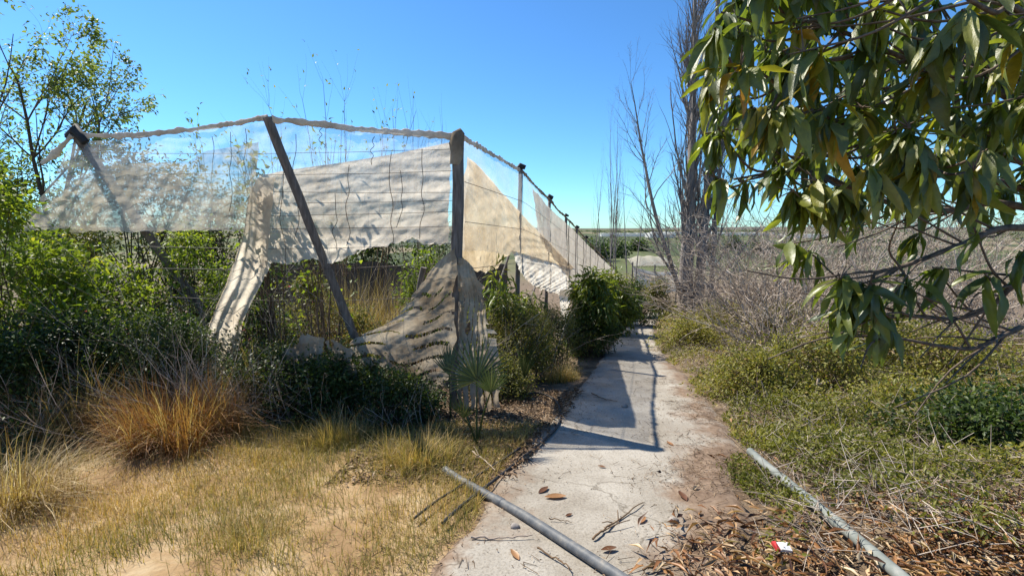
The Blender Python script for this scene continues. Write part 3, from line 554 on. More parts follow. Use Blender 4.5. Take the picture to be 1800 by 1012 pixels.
# thin-leaved trees top left
def leaftree(label, px, Y, top, spread, seed, nleaf, lean=(0, 0), mat='pale', L=.085):
    rng = np.random.default_rng(seed + 500); base = site(px, Y); h = aty(px, top, Y)[2] - base[2]; t = thing('thin_leaved_tree', label, 'tree', base)
    P = [dict(n=8, wig=.05, trop=.02, kids=11, ang=.65, lenf=.62, start=.28, tap=.7, rf=.6), dict(n=7, wig=.1, trop=.06, kids=8, ang=.65, lenf=.45, start=.2), dict(n=5, wig=.13, trop=.04, kids=3, ang=.6, lenf=.5), dict(n=3, wig=.15, kids=0, ang=.5, lenf=.5)]
    segs, tips = [], []
    for k in range(3): grow(rng, base, A(rng.normal(lean[0], spread), rng.normal(lean[1], .15), 1), h * .92 * rng.uniform(.8, 1), .06, P, 0, segs, tips)
    g = Geo(); tubes(g, segs, 5, rng.uniform(0, .6, len(segs))); g.build('trunk', M['bark'], t)
    T = np.array(tips); k = rng.integers(0, len(T), nleaf); g = Geo()
    leaves(g, T[k, :3] + rng.normal(0, .05, (nleaf, 3)), T[k, 3:] + rng.normal(0, .7, (nleaf, 3)) + A(0, 0, -.4), A(0, 0, 1) + rng.normal(0, .6, (nleaf, 3)), L * rng.uniform(.6, 1.2, nleaf), L * .5 * rng.uniform(.7, 1.2, nleaf), np.clip(rng.normal(.45, .25, nleaf), 0, 1)); g.build('crown', M[mat], t)
leaftree('sparse spreading tree with small pale leaves behind the left post', 120, 9.0, 55, .22, 4, 6500, (.12, 0), L=.09)
leaftree('taller sparse tree cut by the upper left edge', -70, 8.0, -60, .16, 2, 4500, (.05, 0), 'green')
# fan palms
def frond(base, tip, R, fac, name, par, seed, spread=2.3, n=22, fold=.18):
    rng = np.random.default_rng(seed); g = Geo(); base = np.asarray(base); tip = np.asarray(tip)
    polytube(g, spline([base, (base + tip) / 2 + A(0, 0, .05), tip], 8), np.linspace(.012, .007, 8), 5)
    ax = nrm(tip - base); ax = nrm(ax + A(0, 0, .5)); fac = nrm(fac); sd = nrm(np.cross(ax, fac)); fn = np.cross(sd, ax)
    for k in range(n):
        a = (k / (n - 1) - .5) * spread; d = ax * math.cos(a) + sd * math.sin(a); s2 = nrm(np.cross(d, fn)); L = R * rng.uniform(.85, 1.05) * (1 - .18 * abs(a)); w = R * .022
        tt = np.array([0, .25, .5, .75, 1.0]); ww = np.array([.15, .8, 1, .6, .03]) * w
        zz = fold * (k % 2 - .5) * .1 * R; P = tip + d * (tt * L)[:, None] + fn * (-.12 * L * tt ** 2 + zz * np.sin(tt * 3.1))[:, None] + A(0, 0, -1) * (.06 * L * tt ** 3)[:, None]
        V = np.concatenate([P - s2 * ww[:, None], P + fn * (w * .35), P + s2 * ww[:, None]]); F = []
        for q in range(4): F += [(q, q + 1, q + 6, q + 5), (q + 5, q + 6, q + 11, q + 10)]
        g.add(V, F, rng.uniform(0, 1))
    return g.build(name, M['palm'], par)
pb = gp(838, 782); palm = thing('fan_palm', 'young fan palm with spiky fronds standing in front of the corner post', 'palm', pb)
frond(pb, aty(838, 668, pb[1] + .1), .52, A(.1, -1, .5), 'frond', palm, 1, 3.9, 30)
frond(pb, aty(790, 660, pb[1] + .2), .34, A(-.3, -1, .2), 'frond', palm, 2, 1.2, 12)
frond(pb, aty(862, 690, pb[1] - .15), .34, A(.5, -1, .3), 'frond', palm, 3, 2.0, 16)
frond(pb, aty(815, 735, pb[1] - .15), .28, A(-.5, -.8, .3), 'frond', palm, 4, 1.8, 14)
pb2 = site(925, 6.1); palm2 = thing('fan_palm', 'fan palm frond with browned tip leaning over the path edge', 'palm', pb2)
frond(pb2, aty(922, 665, 6.0), .6, A(-.9, -.6, .2), 'frond', palm2, 5, 1.1, 16)
pb3 = site(792, 5.2); palm3 = thing('fan_palm', 'half-folded palm frond tilted left in front of the slit cloth', 'palm', pb3)
frond(pb3, aty(790, 655, 5.25), .42, A(-.2, -1, .5), 'frond', palm3, 6, .55, 9)
bpy.context.view_layer.update()
# grass tussocks
def tussock(label, base, n, L, rad, leanmax, mat, seed, W=.006, bend=.9, group='dry grass tussocks', azc=None, azs=3.2):
    rng = np.random.default_rng(seed + 700); t = thing('grass_tussock', label, 'grass', base, group)
    az = rng.uniform(-azs, azs, n) + (azc or 0); r = rad * np.sqrt(rng.uniform(0, 1, n)); r = r * (1 + .6 * np.sin(az * 3 + seed) * np.sin(az * 5 + 2 * seed)); L = L * (.75 + .5 * rng.uniform(0, 1, 40)[((az + 7) * 6).astype(int) % 40]); pos = np.stack([base[0] + r * np.cos(az), base[1] + r * np.sin(az), 0 * r], -1); pos[:, 2] = ground(pos[:, 0], pos[:, 1]) - .01
    g = Geo(); blades(g, pos, az + rng.normal(0, 1.1, n), np.abs(rng.normal(0, leanmax, n)), L * rng.uniform(.35, 1.1, n), W * rng.uniform(.6, 1.3, n), rng.normal(bend, .75, n), np.clip(rng.normal(.5, .24, n), 0, 1))
    g.build('blades', M[mat], t); k = n // 14
    g2 = Geo(); sel = rng.integers(0, n, k); blades(g2, pos[sel], az[sel], np.abs(rng.normal(0, leanmax * 1.1, k)), L[sel] * rng.uniform(.9, 1.45, k), W * .6 * np.ones(k), rng.normal(bend * .7, .3, k), rng.uniform(.6, 1, k)); g2.build('stalks', M['straw'], t)
tussock('large rusty orange grass tussock in the left foreground', gp(305, 770), 5200, .7, .5, .55, 'orange', 1, .0055, 1.2)
tussock('long grey straw tussock sprawling right of the rusty tussock', gp(470, 715), 1700, 1.05, .25, .85, 'straw', 2, .006)
tussock('long pale straw tussock bending in from the left edge', gp(5, 890), 1500, .62, .35, .95, 'straw', 3, .005, 1.2)
tussock('straw tussock behind the left edge tussock, below the dark bush', gp(130, 770), 1700, .75, .3, .8, 'straw', 4, .006)
tussock('small green-orange tussock below the nearly black creeper', gp(590, 775), 1200, .34, .28, .5, 'lawn', 5, .005)
tussock('small rusty tussock beside the end of the dark grey pipe', gp(735, 812), 1100, .3, .26, .45, 'lawn', 6, .005)
tussock('wispy green tuft in the middle of the dry lawn', gp(450, 950), 700, .2, .28, .5, 'lawn', 7, .004)
tussock('tall dry brown grass under the large cream cloth left of centre', site(625, 7.5), 2600, 1.5, .4, .3, 'straw', 8, .008, .8)
tussock('tall dry brown grass beside the inner brace behind the corner post', site(695, 7.7), 2600, 1.45, .4, .3, 'straw', 9, .008, .8)
tussock('dry grass behind the wispy bush under the tan cloth', site(905, 9.2), 1600, 1.3, .4, .25, 'straw', 10, .008, .6)
tussock('tuft of grass at the path edge under the tall mango shrub', gp(985, 668), 1200, .35, .25, .6, 'lawn', 11, .006)
tussock('dry grass tuft among the dead shrubs at the right edge', gp(1765, 640), 900, .7, .25, .5, 'straw', 12, .006)
# lawn of short dry grass, front left
rng = np.random.default_rng(21)
def scatter(n, x0, x1, y0, y1): return np.stack([rng.uniform(x0, x1, n), rng.uniform(y0, y1, n)], -1)
p = scatter(180000, -6.5, .4, 1.3, 4.9); m = (p[:, 0] > -1.25 * p[:, 1] - .5) & (path_u(p[:, 0], p[:, 1]) < .02) & (rng.uniform(-1.0, 1.0, len(p)) < noise(p, 1.7, 1) + .5 * noise(p, 5, 2) + .08)
p = p[m]; n = len(p); g = Geo(); ln = np.clip(.5 + .5 * noise(p, 1.3, 6), .15, 1)
blades(g, np.c_[p, ground(p[:, 0], p[:, 1]) - .005], rng.uniform(0, 6.28, n), np.abs(rng.normal(.4, .5, n)), (.045 + .12 * ln) * rng.uniform(.4, 1.5, n), .0038 * rng.uniform(.6, 1.4, n), rng.normal(.6, .8, n), np.clip(.5 + .42 * noise(p, 1.1, 3) + rng.normal(0, .17, n), 0, 1))
tag(g.build('dry_lawn', M['lawn']), 'short dry yellow and orange grass in the left foreground', 'grass', kind='stuff')
# ground cover on the right bank
def cover_h(p): return np.clip(.26 + .22 * noise(p, 1.1, 4) + .12 * noise(p, 3.2, 5), .03, .9) * np.clip((path_u(p[:, 0], p[:, 1]) - .97) * 3, .12, 1.3)
q = []
for x0, x1, y0, y1, n in [(.9, 6, 2.3, 5, 60000), (1.2, 8, 5, 8, 60000), (1.8, 12, 8, 14, 42000), (3, 18, 14, 26, 26000)]: q.append(scatter(n, x0, x1, y0, y1))
p = np.concatenate(q); u = path_u(p[:, 0], p[:, 1])
lit = np.clip((3.1 - p[:, 1] + .12 * p[:, 0]) / .8, 0, 1) 
pa, pz = gp(1318, 799)[:2], gp(1580, 1012)[:2]; pt = np.clip(((p - pa) @ (pz - pa)) / ((pz - pa) @ (pz - pa)), -.02, 1.6)[:, None]; dpipe = np.linalg.norm(p - pa - pt * (pz - pa), axis=1)
m = (p[:, 0] < 1.3 * p[:, 1] + .6) & (dpipe > .05 + .12 * rng.uniform(0, 1, len(p))) & (u + .10 * noise(p, 2.2, 1) > 1.0) & (rng.uniform(0, 1, len(p)) > lit * (.72 + .4 * noise(p, 2.5, 2))) & (rng.uniform(-1.3, .6, len(p)) < noise(p, 2.0, 3))
p = p[m]; n = len(p); hh = cover_h(p); z = ground(p[:, 0], p[:, 1]) + hh * rng.uniform(.1, 1, n) ** .6; sc = np.interp(p[:, 1], [3, 6, 12, 24], [1, 1.1, 1.7, 2.6])
g = Geo(); leaves(g, np.c_[p, z], rng.normal(0, 1, (n, 3)) + A(0, 0, .2), A(0, 0, 1) + rng.normal(0, .6, (n, 3)), .04 * sc * rng.uniform(.6, 1.5, n), .018 * sc * rng.uniform(.7, 1.3, n), np.clip(.45 + .38 * noise(p, 1.2, 6) + .15 * noise(p, 4, 2) + rng.normal(0, .2, n), 0, 1))
tag(g.build('ground_cover', M['cover']), 'low olive green ground cover on the bank right of the path', 'ground cover', kind='stuff')
p = scatter(34000, .9, 12, 2.3, 14); m = (p[:, 0] < 1.3 * p[:, 1] + .6) & (path_u(p[:, 0], p[:, 1]) > 1.02); p = p[m]; n = len(p); hh = cover_h(p)
a = np.c_[p, ground(p[:, 0], p[:, 1]) + hh * rng.uniform(0, 1, n)]; d = rng.normal(0, 1, (n, 3)) * A(1, 1, .45) + A(0, 0, .25); c = a + nrm(d) * rng.uniform(.08, .3, n)[:, None]
g = Geo(); tubes(g, np.c_[a, c, np.full(n, .003), np.full(n, .0015)], 3, rng.uniform(0, 1, n)); tag(g.build('dry_stems', M['twig']), 'fine dry stems tangled through the ground cover', 'stems', kind='stuff')
# leaf litter, bottom right, and crumbs on the concrete
def litter_leaves(g, p, L, W, rg, lift=.02):
    n = len(p); z = surf(p[:, 0], p[:, 1]) + rg.uniform(.004, lift, n); az = rg.uniform(0, 6.28, n); d = np.stack([np.cos(az), np.sin(az), rg.normal(0, .22, n)], -1); up = A(0, 0, 1) + rg.normal(0, .45, (n, 3))
    leaves(g, np.c_[p, z], d, up, L * rg.uniform(.4, 1.3, n), W * rg.uniform(.5, 1.2, n), np.clip(rg.normal(.46, .3, n), 0, 1), curl=1.3)
p = scatter(30000, .45, 6, 1.2, 5.0); u = path_u(p[:, 0], p[:, 1]); wgt = np.clip((u - .6) * 1.6, 0, 1) * np.clip((2.75 - p[:, 1] + .16 * p[:, 0]) / .7, 0.02, 1); m = rng.uniform(0, 1, len(p)) < wgt * (.75 + .5 * noise(p, 2, 3)); p = p[m]; pt = np.clip(((p - pa) @ (pz - pa)) / ((pz - pa) @ (pz - pa)), 0, 1.6)[:, None]; p = p[np.linalg.norm(p - pa - pt * (pz - pa), axis=1) > .07 * rng.uniform(.3, 1.2, len(p))]
g = Geo(); litter_leaves(g, p, .115, .024, rng, .09); q_ = p[:: 5]; n_ = len(q_); az = rng.uniform(0, 6.28, n_); l_ = rng.uniform(.05, .22, n_); z_ = surf(q_[:, 0], q_[:, 1]) + rng.uniform(.01, .07, n_); tubes(g, np.c_[q_, z_, q_[:, 0] + np.cos(az) * l_, q_[:, 1] + np.sin(az) * l_, z_ + rng.normal(0, .02, n_), np.full(n_, .004), np.full(n_, .002)], 4, rng.uniform(0, 1, n_)); tag(g.build('leaf_litter', M['litter']), 'curled brown mango leaf litter in the lower right corner', 'leaf litter', kind='stuff')
p = scatter(60000, -1.6, 2.6, 1.3, 9); u = path_u(p[:, 0], p[:, 1]); wgt = np.interp(u, [-.5, -.2, 0, .12, .45, .62, .8, 1.0, 1.2], [0, .35, .6, .14, .03, .22, .9, 1, .3]) * np.interp(p[:, 1], [2, 4.5, 9], [1, .6, .2]) ; m = rng.uniform(0, 1, len(p)) < wgt * np.clip(.5 + .9 * noise(p, 2.4, 5), .04, 1); p = p[m]
g = Geo(); litter_leaves(g, p, .024, .007, rng, .01); n2 = len(p) // 6; s = p[:n2]; az = rng.uniform(0, 6.28, n2); z = surf(s[:, 0], s[:, 1]) + .006; Ls = rng.uniform(.03, .12, n2)
tubes(g, np.c_[s, z, s[:, 0] + np.cos(az) * Ls, s[:, 1] + np.sin(az) * Ls, z + rng.uniform(-.004, .01, n2), np.full(n2, .0022), np.full(n2, .0014)], 3, rng.uniform(0, 1, n2)); tag(g.build('plant_debris', M['chips']), 'brown crumbs, chips and bits of twig strewn over the concrete', 'debris', kind='stuff')
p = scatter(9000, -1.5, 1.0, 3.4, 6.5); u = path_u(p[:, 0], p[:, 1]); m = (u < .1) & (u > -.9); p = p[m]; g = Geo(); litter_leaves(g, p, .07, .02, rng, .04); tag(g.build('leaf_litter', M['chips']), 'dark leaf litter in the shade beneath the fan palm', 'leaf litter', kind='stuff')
# single leaves, sticks and stones on the concrete
for k, (px, py, L, lab) in enumerate([(955, 862, .12, 'small curled leaf'), (976, 874, .16, 'brown curled leaf'), (1200, 872, .13, 'reddish leaf'), (1000, 905, .06, 'tiny leaf'), (1058, 820, .07, 'pale leaf'), (1178, 780, .1, 'dark leaf'), (1070, 965, .1, 'flat grey leaf'), (1128, 915, .1, 'thin tan leaf'), (905, 975, .1, 'tan leaf')]):
    b = gp(px, py, .04); b[2] = float(surf(b[0], b[1])) - .008; rg = np.random.default_rng(k); g = Geo(); az = rg.uniform(0, 6.28); d = A(math.cos(az), math.sin(az), 0); s = A(-d[1], d[0], 0); rows = []
    for t in np.linspace(0, 1, 7):
        w = L * .2 * math.sin(math.pi * min(t * .92 + .05, 1)); c = b + d * (t - .5) * L + A(0, 0, .01 + .25 * L * (t - .5) ** 2)
        rows += [c - s * w + A(0, 0, w * .5), c, c + s * w + A(0, 0, w * .6)]
    F = [(3 * q + e, 3 * q + e + 1, 3 * q + e + 4, 3 * q + e + 3) for q in range(6) for e in range(2)]; g.add(rows, F, rg.uniform(.05, .55))
    where = ['beside the largest curled leaf on the sunlit concrete', 'largest on the sunlit concrete in front of the shadow', 'on the brown soil at the right of the path', 'on the bare concrete right of the largest curled leaf', 'at the lit edge of the cloth shadow on the path', 'near the tip of the post shadow on the path', 'lying right of the dark grey pipe near the bottom', 'by the long twig on the path', 'left of the dark grey pipe near the bottom'][k]
    tag(g.build('dead_leaf', M['litter']), lab + ' ' + where, 'dead leaf', 'single dead leaves on the concrete')
def stick(label, pts, r, kids=2, seed=0, mat='chips'):
    rg = np.random.default_rng(seed + 40); P = spline([gp(x, y, .045 + r) for x, y in pts], 14); P[:, 2] += .006 * rg.normal(0, 1, 14); g = Geo(); polytube(g, P, np.linspace(r, r * .45, 14), 6, .2, seed=seed)
    for k in range(kids):
        q = P[rg.integers(3, 11)]; e = q + A(rg.normal(0, .1), rg.normal(0, .1), .015); polytube(g, spline([q, (q + e) / 2 + A(0, 0, .01), e], 6), np.linspace(r * .6, r * .3, 6), 5)
    tag(g.build('stick', M[mat]), label, 'stick', 'sticks on the path')
stick('forked brown twig on the concrete right of the dark grey pipe', [(1042, 945), (1075, 920), (1130, 882)], .008, 3, 1)
stick('straight pale stick lying on the soil left of the dark grey pipe', [(828, 943), (880, 944), (935, 941)], .007, 0, 2, 'twig')
stick('short dark twig crossing near the bottom of the concrete', [(945, 962), (985, 985), (1005, 1000)], .006, 1, 3)
stick('thin dark twig on the middle of the sunlit concrete', [(965, 912), (985, 913), (1006, 917)], .004, 0, 4)
stick('dark twig in the cloth shadow near the path centre', [(1040, 690), (1060, 700), (1085, 704)], .008, 1, 5)
stick('curved twig at the leaf litter edge right of the path', [(1130, 1000), (1180, 985), (1215, 960)], .008, 2, 6)
stick('pale peeled stick on the dark litter under the fan palm', [(830, 792), (850, 806), (870, 826)], .009, 1, 7, 'twig')
def stone(label, px, py, s, seed):
    rg = np.random.default_rng(seed); b = gp(px, py, .03); g = Geo(); th = np.linspace(0, math.pi, 7); ph = np.arange(10) * .628
    V = np.array([[math.sin(t) * math.cos(f), math.sin(t) * math.sin(f) * .8, math.cos(t) * .6] for t in th for f in ph]); V = V * (1 + .28 * noise(V + seed, 1.6, seed))[:, None] * s + b + A(0, 0, s * .35)
    F = [(q * 10 + e, q * 10 + (e + 1) % 10, (q + 1) * 10 + (e + 1) % 10, (q + 1) * 10 + e) for q in range(6) for e in range(10)]; g.add(V, F); tag(g.build('stone', M['stone']), label, 'stone', 'stones on the path')
stone('small white stone in the shadow on the path', 1098, 716, .045, 1); stone('small stone by the concrete edge left of the path', 905, 688, .1, 2); stone('round stone beside the bottom of the dark grey pipe', 906, 927, .03, 3); stone('brown stone among soil right of the path', 1183, 918, .035, 4)
# pipes and hoses
def pipe(name, label, a, b, r, mat, joint, lift=0.0):
    a, b = np.asarray(a), np.asarray(b); t = thing(name, label, 'pipe', a); P = np.linspace(a, b, 30); s = np.linspace(0, 1, 30); P[:, 2] = surf(P[:, 0], P[:, 1]) + r * .8 + lift
    P[:, 2] = np.convolve(np.pad(P[:, 2], 4, 'edge'), np.ones(9) / 9, 'valid'); P[:, 0] += .01 * np.sin(s * 5)
    g = Geo(); polytube(g, P, r, 20, caps=False); polytube(g, P[::-1], r * .86, 20, caps=False)
    d = nrm(P[1] - P[0]); _, u, v = frames(d[None]); an = np.arange(20) * .31416; ring = u * np.cos(an)[:, None] + v * np.sin(an)[:, None]; V = np.vstack([P[0] + ring * r, P[0] + ring * r * .86]); F = [(k, (k + 1) % 20, 20 + (k + 1) % 20, 20 + k) for k in range(20)]; g.add(V, F)
    g.build('tube', M[mat], t)
    for f in joint:
        k = int(f * 28); c = P[k]; d = nrm(P[k + 1] - P[k]); g = Geo(); polytube(g, [c - d * .045, c - d * .04, c + d * .04, c + d * .045], [r * 1.01, r * 1.12, r * 1.12, r * 1.01], 20); g.build('coupling', M[mat], t)
e1, e2 = gp(782, 822, .05), gp(1085, 1014, .05); pipe('plastic_pipe', 'dark grey plastic pipe lying diagonally across the concrete path', e1, e1 + (e2 - e1) * 1.5, .031, 'pipe', [.32])
e1, e2 = gp(1318, 799, .05), gp(1580, 1012, .06); pipe('plastic_pipe', 'pale grey weathered pipe lying among the leaves right of the path', e1, e1 + (e2 - e1) * 1.4, .034, 'pipe2', [.26, .55], .045)
def hose(label, pts, r, seed): g = Geo(); P = spline([gp(x, y, .04 + r) for x, y in pts], 50); polytube(g, P, r, 8, .04, seed=seed); tag(g.build('irrigation_hose', M['hose']), label, 'hose')
hose('thick black hose passing under the dark grey pipe and curling by the path', [(778, 918), (815, 885), (860, 850), (905, 815), (950, 778), (980, 748), (984, 720), (972, 700), (945, 690), (920, 694)], .0125, 1)
hose('thin black hose running through the dry grass behind the pipe', [(728, 910), (770, 878), (815, 850), (850, 828), (885, 806), (915, 786)], .009, 2)
# carton by the pale pipe
cb = gp(1372, 976, .05); car = thing('crushed_carton', 'small red and white crushed carton on the leaf litter beside the pale pipe', 'carton', cb)
def slab(c, dx, dy, dz, s, mat, name, par):
    g = Geo(); V = [c + A(*dx) * i * s[0] + A(*dy) * j * s[1] + A(*dz) * (k * s[2] + (.006 if (i > 0) == (j > 0) else 0)) for k in (0, 1) for j in (-.5, .5) for i in (-.5, .5)]; g.add(V, [(0, 1, 3, 2), (4, 6, 7, 5), (0, 4, 5, 1), (2, 3, 7, 6), (0, 2, 6, 4), (1, 5, 7, 3)]); return g.build(name, M[mat], par, smooth=False)
slab(cb + A(.014, 0, .045), (.95, .05, -.12), (-.1, .9, .3), (0, -.3, .95), (.07, .05, .018), 'paper', 'white_panel', car); slab(cb + A(-.034, 0, .05), (.95, .05, -.12), (-.1, .9, .3), (0, -.3, .95), (.022, .052, .02), 'red', 'red_end', car)

# ------------------------------------------------------------------ bare shrubs, poplars
def deadshrub(label, px, Y, top, w, n, seed, arch=-.03):
    rng = np.random.default_rng(seed + 900); base = site(px, Y); h = aty(px, top, Y)[2] - base[2]; t = thing('dead_shrub', label, 'shrub', base, 'grey leafless shrubs right of the path'); segs, tips = [], []
    P = [dict(n=8, wig=.1, trop=arch, kids=9, ang=.6, lenf=.5, start=.2, tap=.7), dict(n=6, wig=.14, trop=-.02, kids=4, ang=.6, lenf=.45, start=.2), dict(n=4, wig=.16, kids=0, ang=.5, lenf=.5)]
    for k in range(n):
        az = rng.uniform(0, 6.28); ln = rng.uniform(.25, 1.25); grow(rng, base + A(rng.normal(0, w * .12), rng.normal(0, w * .12), 0), A(math.cos(az) * ln, math.sin(az) * ln, 1), h * rng.uniform(1.0, 1.75), .016, P, 0, segs, tips)
    segs = np.array(segs); rr = rng.uniform(.1, 1, len(segs)); segs[:, 6:8] = np.maximum(segs[:, 6:8], .0032 + .00018 * Y); g = Geo(); tubes(g, segs, 3, rr); g.build('branches', M['twig'], t)
for k, (px, Y, top, w, n, lab) in enumerate([(1300, 14, 455, 2, 15, 'leafless grey shrub just right of the bare poplar trunks'), (1338, 11, 448, 2, 15, 'leafless arching shrub left of the hanging mango cluster'), (1385, 9.2, 445, 2, 14, 'leafless shrub directly below the mango crown edge'), (1462, 10.5, 436, 2.4, 15, 'leafless shrub behind the lowest hanging mango cluster'), (1545, 8.4, 452, 2, 13, 'leafless shrub right of the lowest hanging mango cluster'), (1635, 9.5, 440, 2.4, 14, 'leafless shrub behind the low bare mango branch'), (1730, 8.2, 455, 2.2, 13, 'leafless shrub near the right edge behind the mango'), (1310, 18, 480, 2.4, 11, 'leafless shrub wrapped around the foot of the bare poplar'), (1840, 9, 450, 2.6, 12, 'leafless shrub cut by the right edge'), (1345, 17, 432, 3, 15, 'pale leafless thicket far behind the arching shrub'), (1335, 8.6, 500, 2, 15, 'low leafless shrub sprawling nearest the path'), (1400, 7.4, 505, 2, 14, 'low leafless shrub in front of the arching one'), (1320, 11.5, 500, 2, 13, 'leafless shrub in front of the poplar foot'), (1440, 13.5, 425, 3, 16, 'tall leafless thicket behind the shrub below the crown'), (1600, 13, 420, 3, 16, 'tall leafless thicket seen under the mango limbs'), (1720, 12, 420, 3, 15, 'tall leafless thicket far right under the mango limbs')]): deadshrub(lab, px, Y, top, w, n, k)
def weed(label, px, Y, top, n, seed):
    rng = np.random.default_rng(seed + 1300); base = site(px, Y); h = aty(px, top, Y)[2] - base[2]; t = thing('dry_weed', label, 'weed', base, 'dry stalky weeds'); segs, tips = [], []
    P = [dict(n=8, wig=.08, trop=-.01, kids=4, ang=.5, lenf=.35, start=.4, tap=.7), dict(n=4, wig=.12, kids=0, ang=.5, lenf=.5)]
    for k in range(n):
        az = rng.uniform(0, 6.28); ln = rng.uniform(.1, 1.0); grow(rng, base + A(rng.normal(0, .3), rng.normal(0, .12), 0), A(math.cos(az) * ln, math.sin(az) * ln - .2, 1), h * rng.uniform(.6, 1.4), .005, P, 0, segs, tips)
    g = Geo(); tubes(g, segs, 3, rng.uniform(.2, 1, len(segs))); g.build('stalks', M['twig'], t)
for k, (px, Y, top, n, lab) in enumerate([(200, 4.75, 620, 46, 'grey dry stalks behind the rusty tussock on its left'), (395, 4.95, 600, 60, 'grey dry stalks right of the rusty tussock'), (60, 4.3, 640, 40, 'grey dry stalks in front of the low dark left bush'), (520, 5.05, 640, 46, 'dry stalks in front of the crumpled dirty cloth'), (670, 4.95, 690, 36, 'dry stalks below the slit cloth'), (500, 6.6, 500, 36, 'dry stalks beside the pink-flowered bush'), (590, 6.9, 470, 50, 'brown stalks under the bottom edge of the cream cloth'), (735, 6.6, 480, 40, 'brown stalks left of the corner post'), (900, 7.1, 545, 40, 'pale stalks among the wispy bush by the palm'), (330, 6.1, 470, 36, 'dry stalks among the green bush under the left post')]): weed(lab, px, Y, top, n, k)
bb = gp(1433, 705, .1); t = thing('broken_branch', 'forked bare branch stub standing in the ground cover', 'branch', bb); g = Geo()
polytube(g, spline([bb - A(0, 0, .1), bb + A(.0, 0, .12), bb + A(.03, .02, .3)], 8), np.linspace(.022, .014, 8), 7, .2); polytube(g, spline([bb + A(.02, .01, .22), bb + A(.1, .02, .24), bb + A(.2, .05, .26)], 6), np.linspace(.012, .006, 6), 5); polytube(g, spline([bb + A(.01, 0, .16), bb + A(-.03, 0, .25), bb + A(-.07, .02, .35)], 6), np.linspace(.012, .006, 6), 5); polytube(g, spline([bb + A(.0, 0, .03), bb + A(.12, -.02, .06), bb + A(.2, 0, .2)], 6), np.linspace(.014, .007, 6), 5); g.build('fork', M['twig'], t)
for lab, pts, r in [('long pale dead branch lying on the ground cover below the mango', [(1560, 690), (1610, 715), (1650, 735), (1640, 780)], .014), ('pale broken stick poking from the ground cover at the right', [(1690, 755), (1700, 730), (1770, 738)], .013), ('short pale peeled stick in the middle of the ground cover', [(1498, 690), (1503, 712), (1508, 730)], .012)]:
    g = Geo(); polytube(g, spline([gp(x, y, .22) for x, y in pts], 14), np.linspace(r, r * .5, 14), 6, .2); tag(g.build('dead_branch', M['twig']), lab, 'branch')
# big bare poplar
rng = np.random.default_rng(77); pbase = site(1214, 20); pop = thing('bare_poplar', 'very tall bare poplar with several grey trunks right of the path end', 'tree', pbase)
PP = [dict(n=16, wig=.018, trop=.03, kids=46, ang=.42, lenf=.27, start=.16, tap=.85, rf=.35), dict(n=8, wig=.06, trop=.12, kids=8, ang=.45, lenf=.45, start=.15, tap=.8), dict(n=5, wig=.1, trop=.08, kids=3, ang=.5, lenf=.5), dict(n=3, wig=.1, trop=.05, kids=0, ang=.4, lenf=.5)]
for dx, dr, h, r in [(-.28, (-.015, 0, 1), 17, .25), (.22, (.02, .01, 1), 16.5, .24), (.75, (.05, 0, 1), 13, .13), (-.05, (.015, .03, 1), 15, .16)]:
    segs, tips = [], []; grow(rng, pbase + A(dx, rng.normal(0, .15), -.3), A(*dr), h, r, PP, 0, segs, tips); S = np.array(segs); big = S[:, 6] > .05
    g = Geo(); tubes(g, S[big], 9); tubes(g, S[~big], 3); g.build('trunk', M['gbark'], pop)
segs, tips = [], []; PL2 = [dict(n=12, wig=.035, trop=.02, kids=20, ang=.55, lenf=.34, start=.15, tap=.85, rf=.4), dict(n=7, wig=.1, trop=.06, kids=9, ang=.5, lenf=.42, start=.15), dict(n=5, wig=.12, trop=.04, kids=3, ang=.5, lenf=.5), dict(n=3, wig=.12, kids=0, ang=.5, lenf=.5)]
grow(rng, pbase + A(-.4, -.2, .6), A(-.35, -.05, 1), 9.6, .12, PL2, 0, segs, tips); grow(rng, pbase + A(-.3, -.1, 1.2), A(-.75, -.1, .6), 4.5, .06, PL2[1:], 0, segs, tips); grow(rng, pbase + A(.6, -.1, 1.4), A(.8, -.1, .9), 4, .06, PL2[1:], 0, segs, tips)
S = np.array(segs); g = Geo(); tubes(g, S[S[:, 6] > .04], 8); tubes(g, S[S[:, 6] <= .04], 3); g.build('limb', M['gbark'], pop)
for k, (px, Y, top, lab) in enumerate([(1037, 34, 285, 'leftmost slender bare poplar sapling beyond the net'), (1056, 31, 318, 'short slender bare sapling next to the leftmost one'), (1073, 28, 205, 'tallest slender bare poplar sapling beyond the net'), (1082, 29, 255, 'slender bare sapling touching the tallest one on its right'), (1097, 27, 300, 'pale slender bare sapling midway to the big poplar'), (1110, 26, 318, 'rightmost slender bare sapling nearest the big poplar')]):
    base = site(px, Y); h = aty(px, top, Y)[2] - base[2]; segs, tips = [], []; t = thing('bare_sapling', lab, 'tree', base, 'slender bare poplar saplings')
    QQ = [dict(n=14, wig=.02, trop=.03, kids=16, ang=.28, lenf=.28, start=.15, tap=.9, rf=.4), dict(n=6, wig=.06, trop=.15, kids=4, ang=.35, lenf=.4), dict(n=4, wig=.08, trop=.1, kids=0, ang=.3, lenf=.5)]
    for q in range(2 if k in (2, 3) else 1): grow(rng, base + rng.normal(0, .12, 3) * A(1, 1, 0), A(rng.normal(0, .02), 0, 1), h, .045, QQ, 0, segs, tips)
    g = Geo(); tubes(g, segs, 4); g.build('trunk', M['gbark'], t)
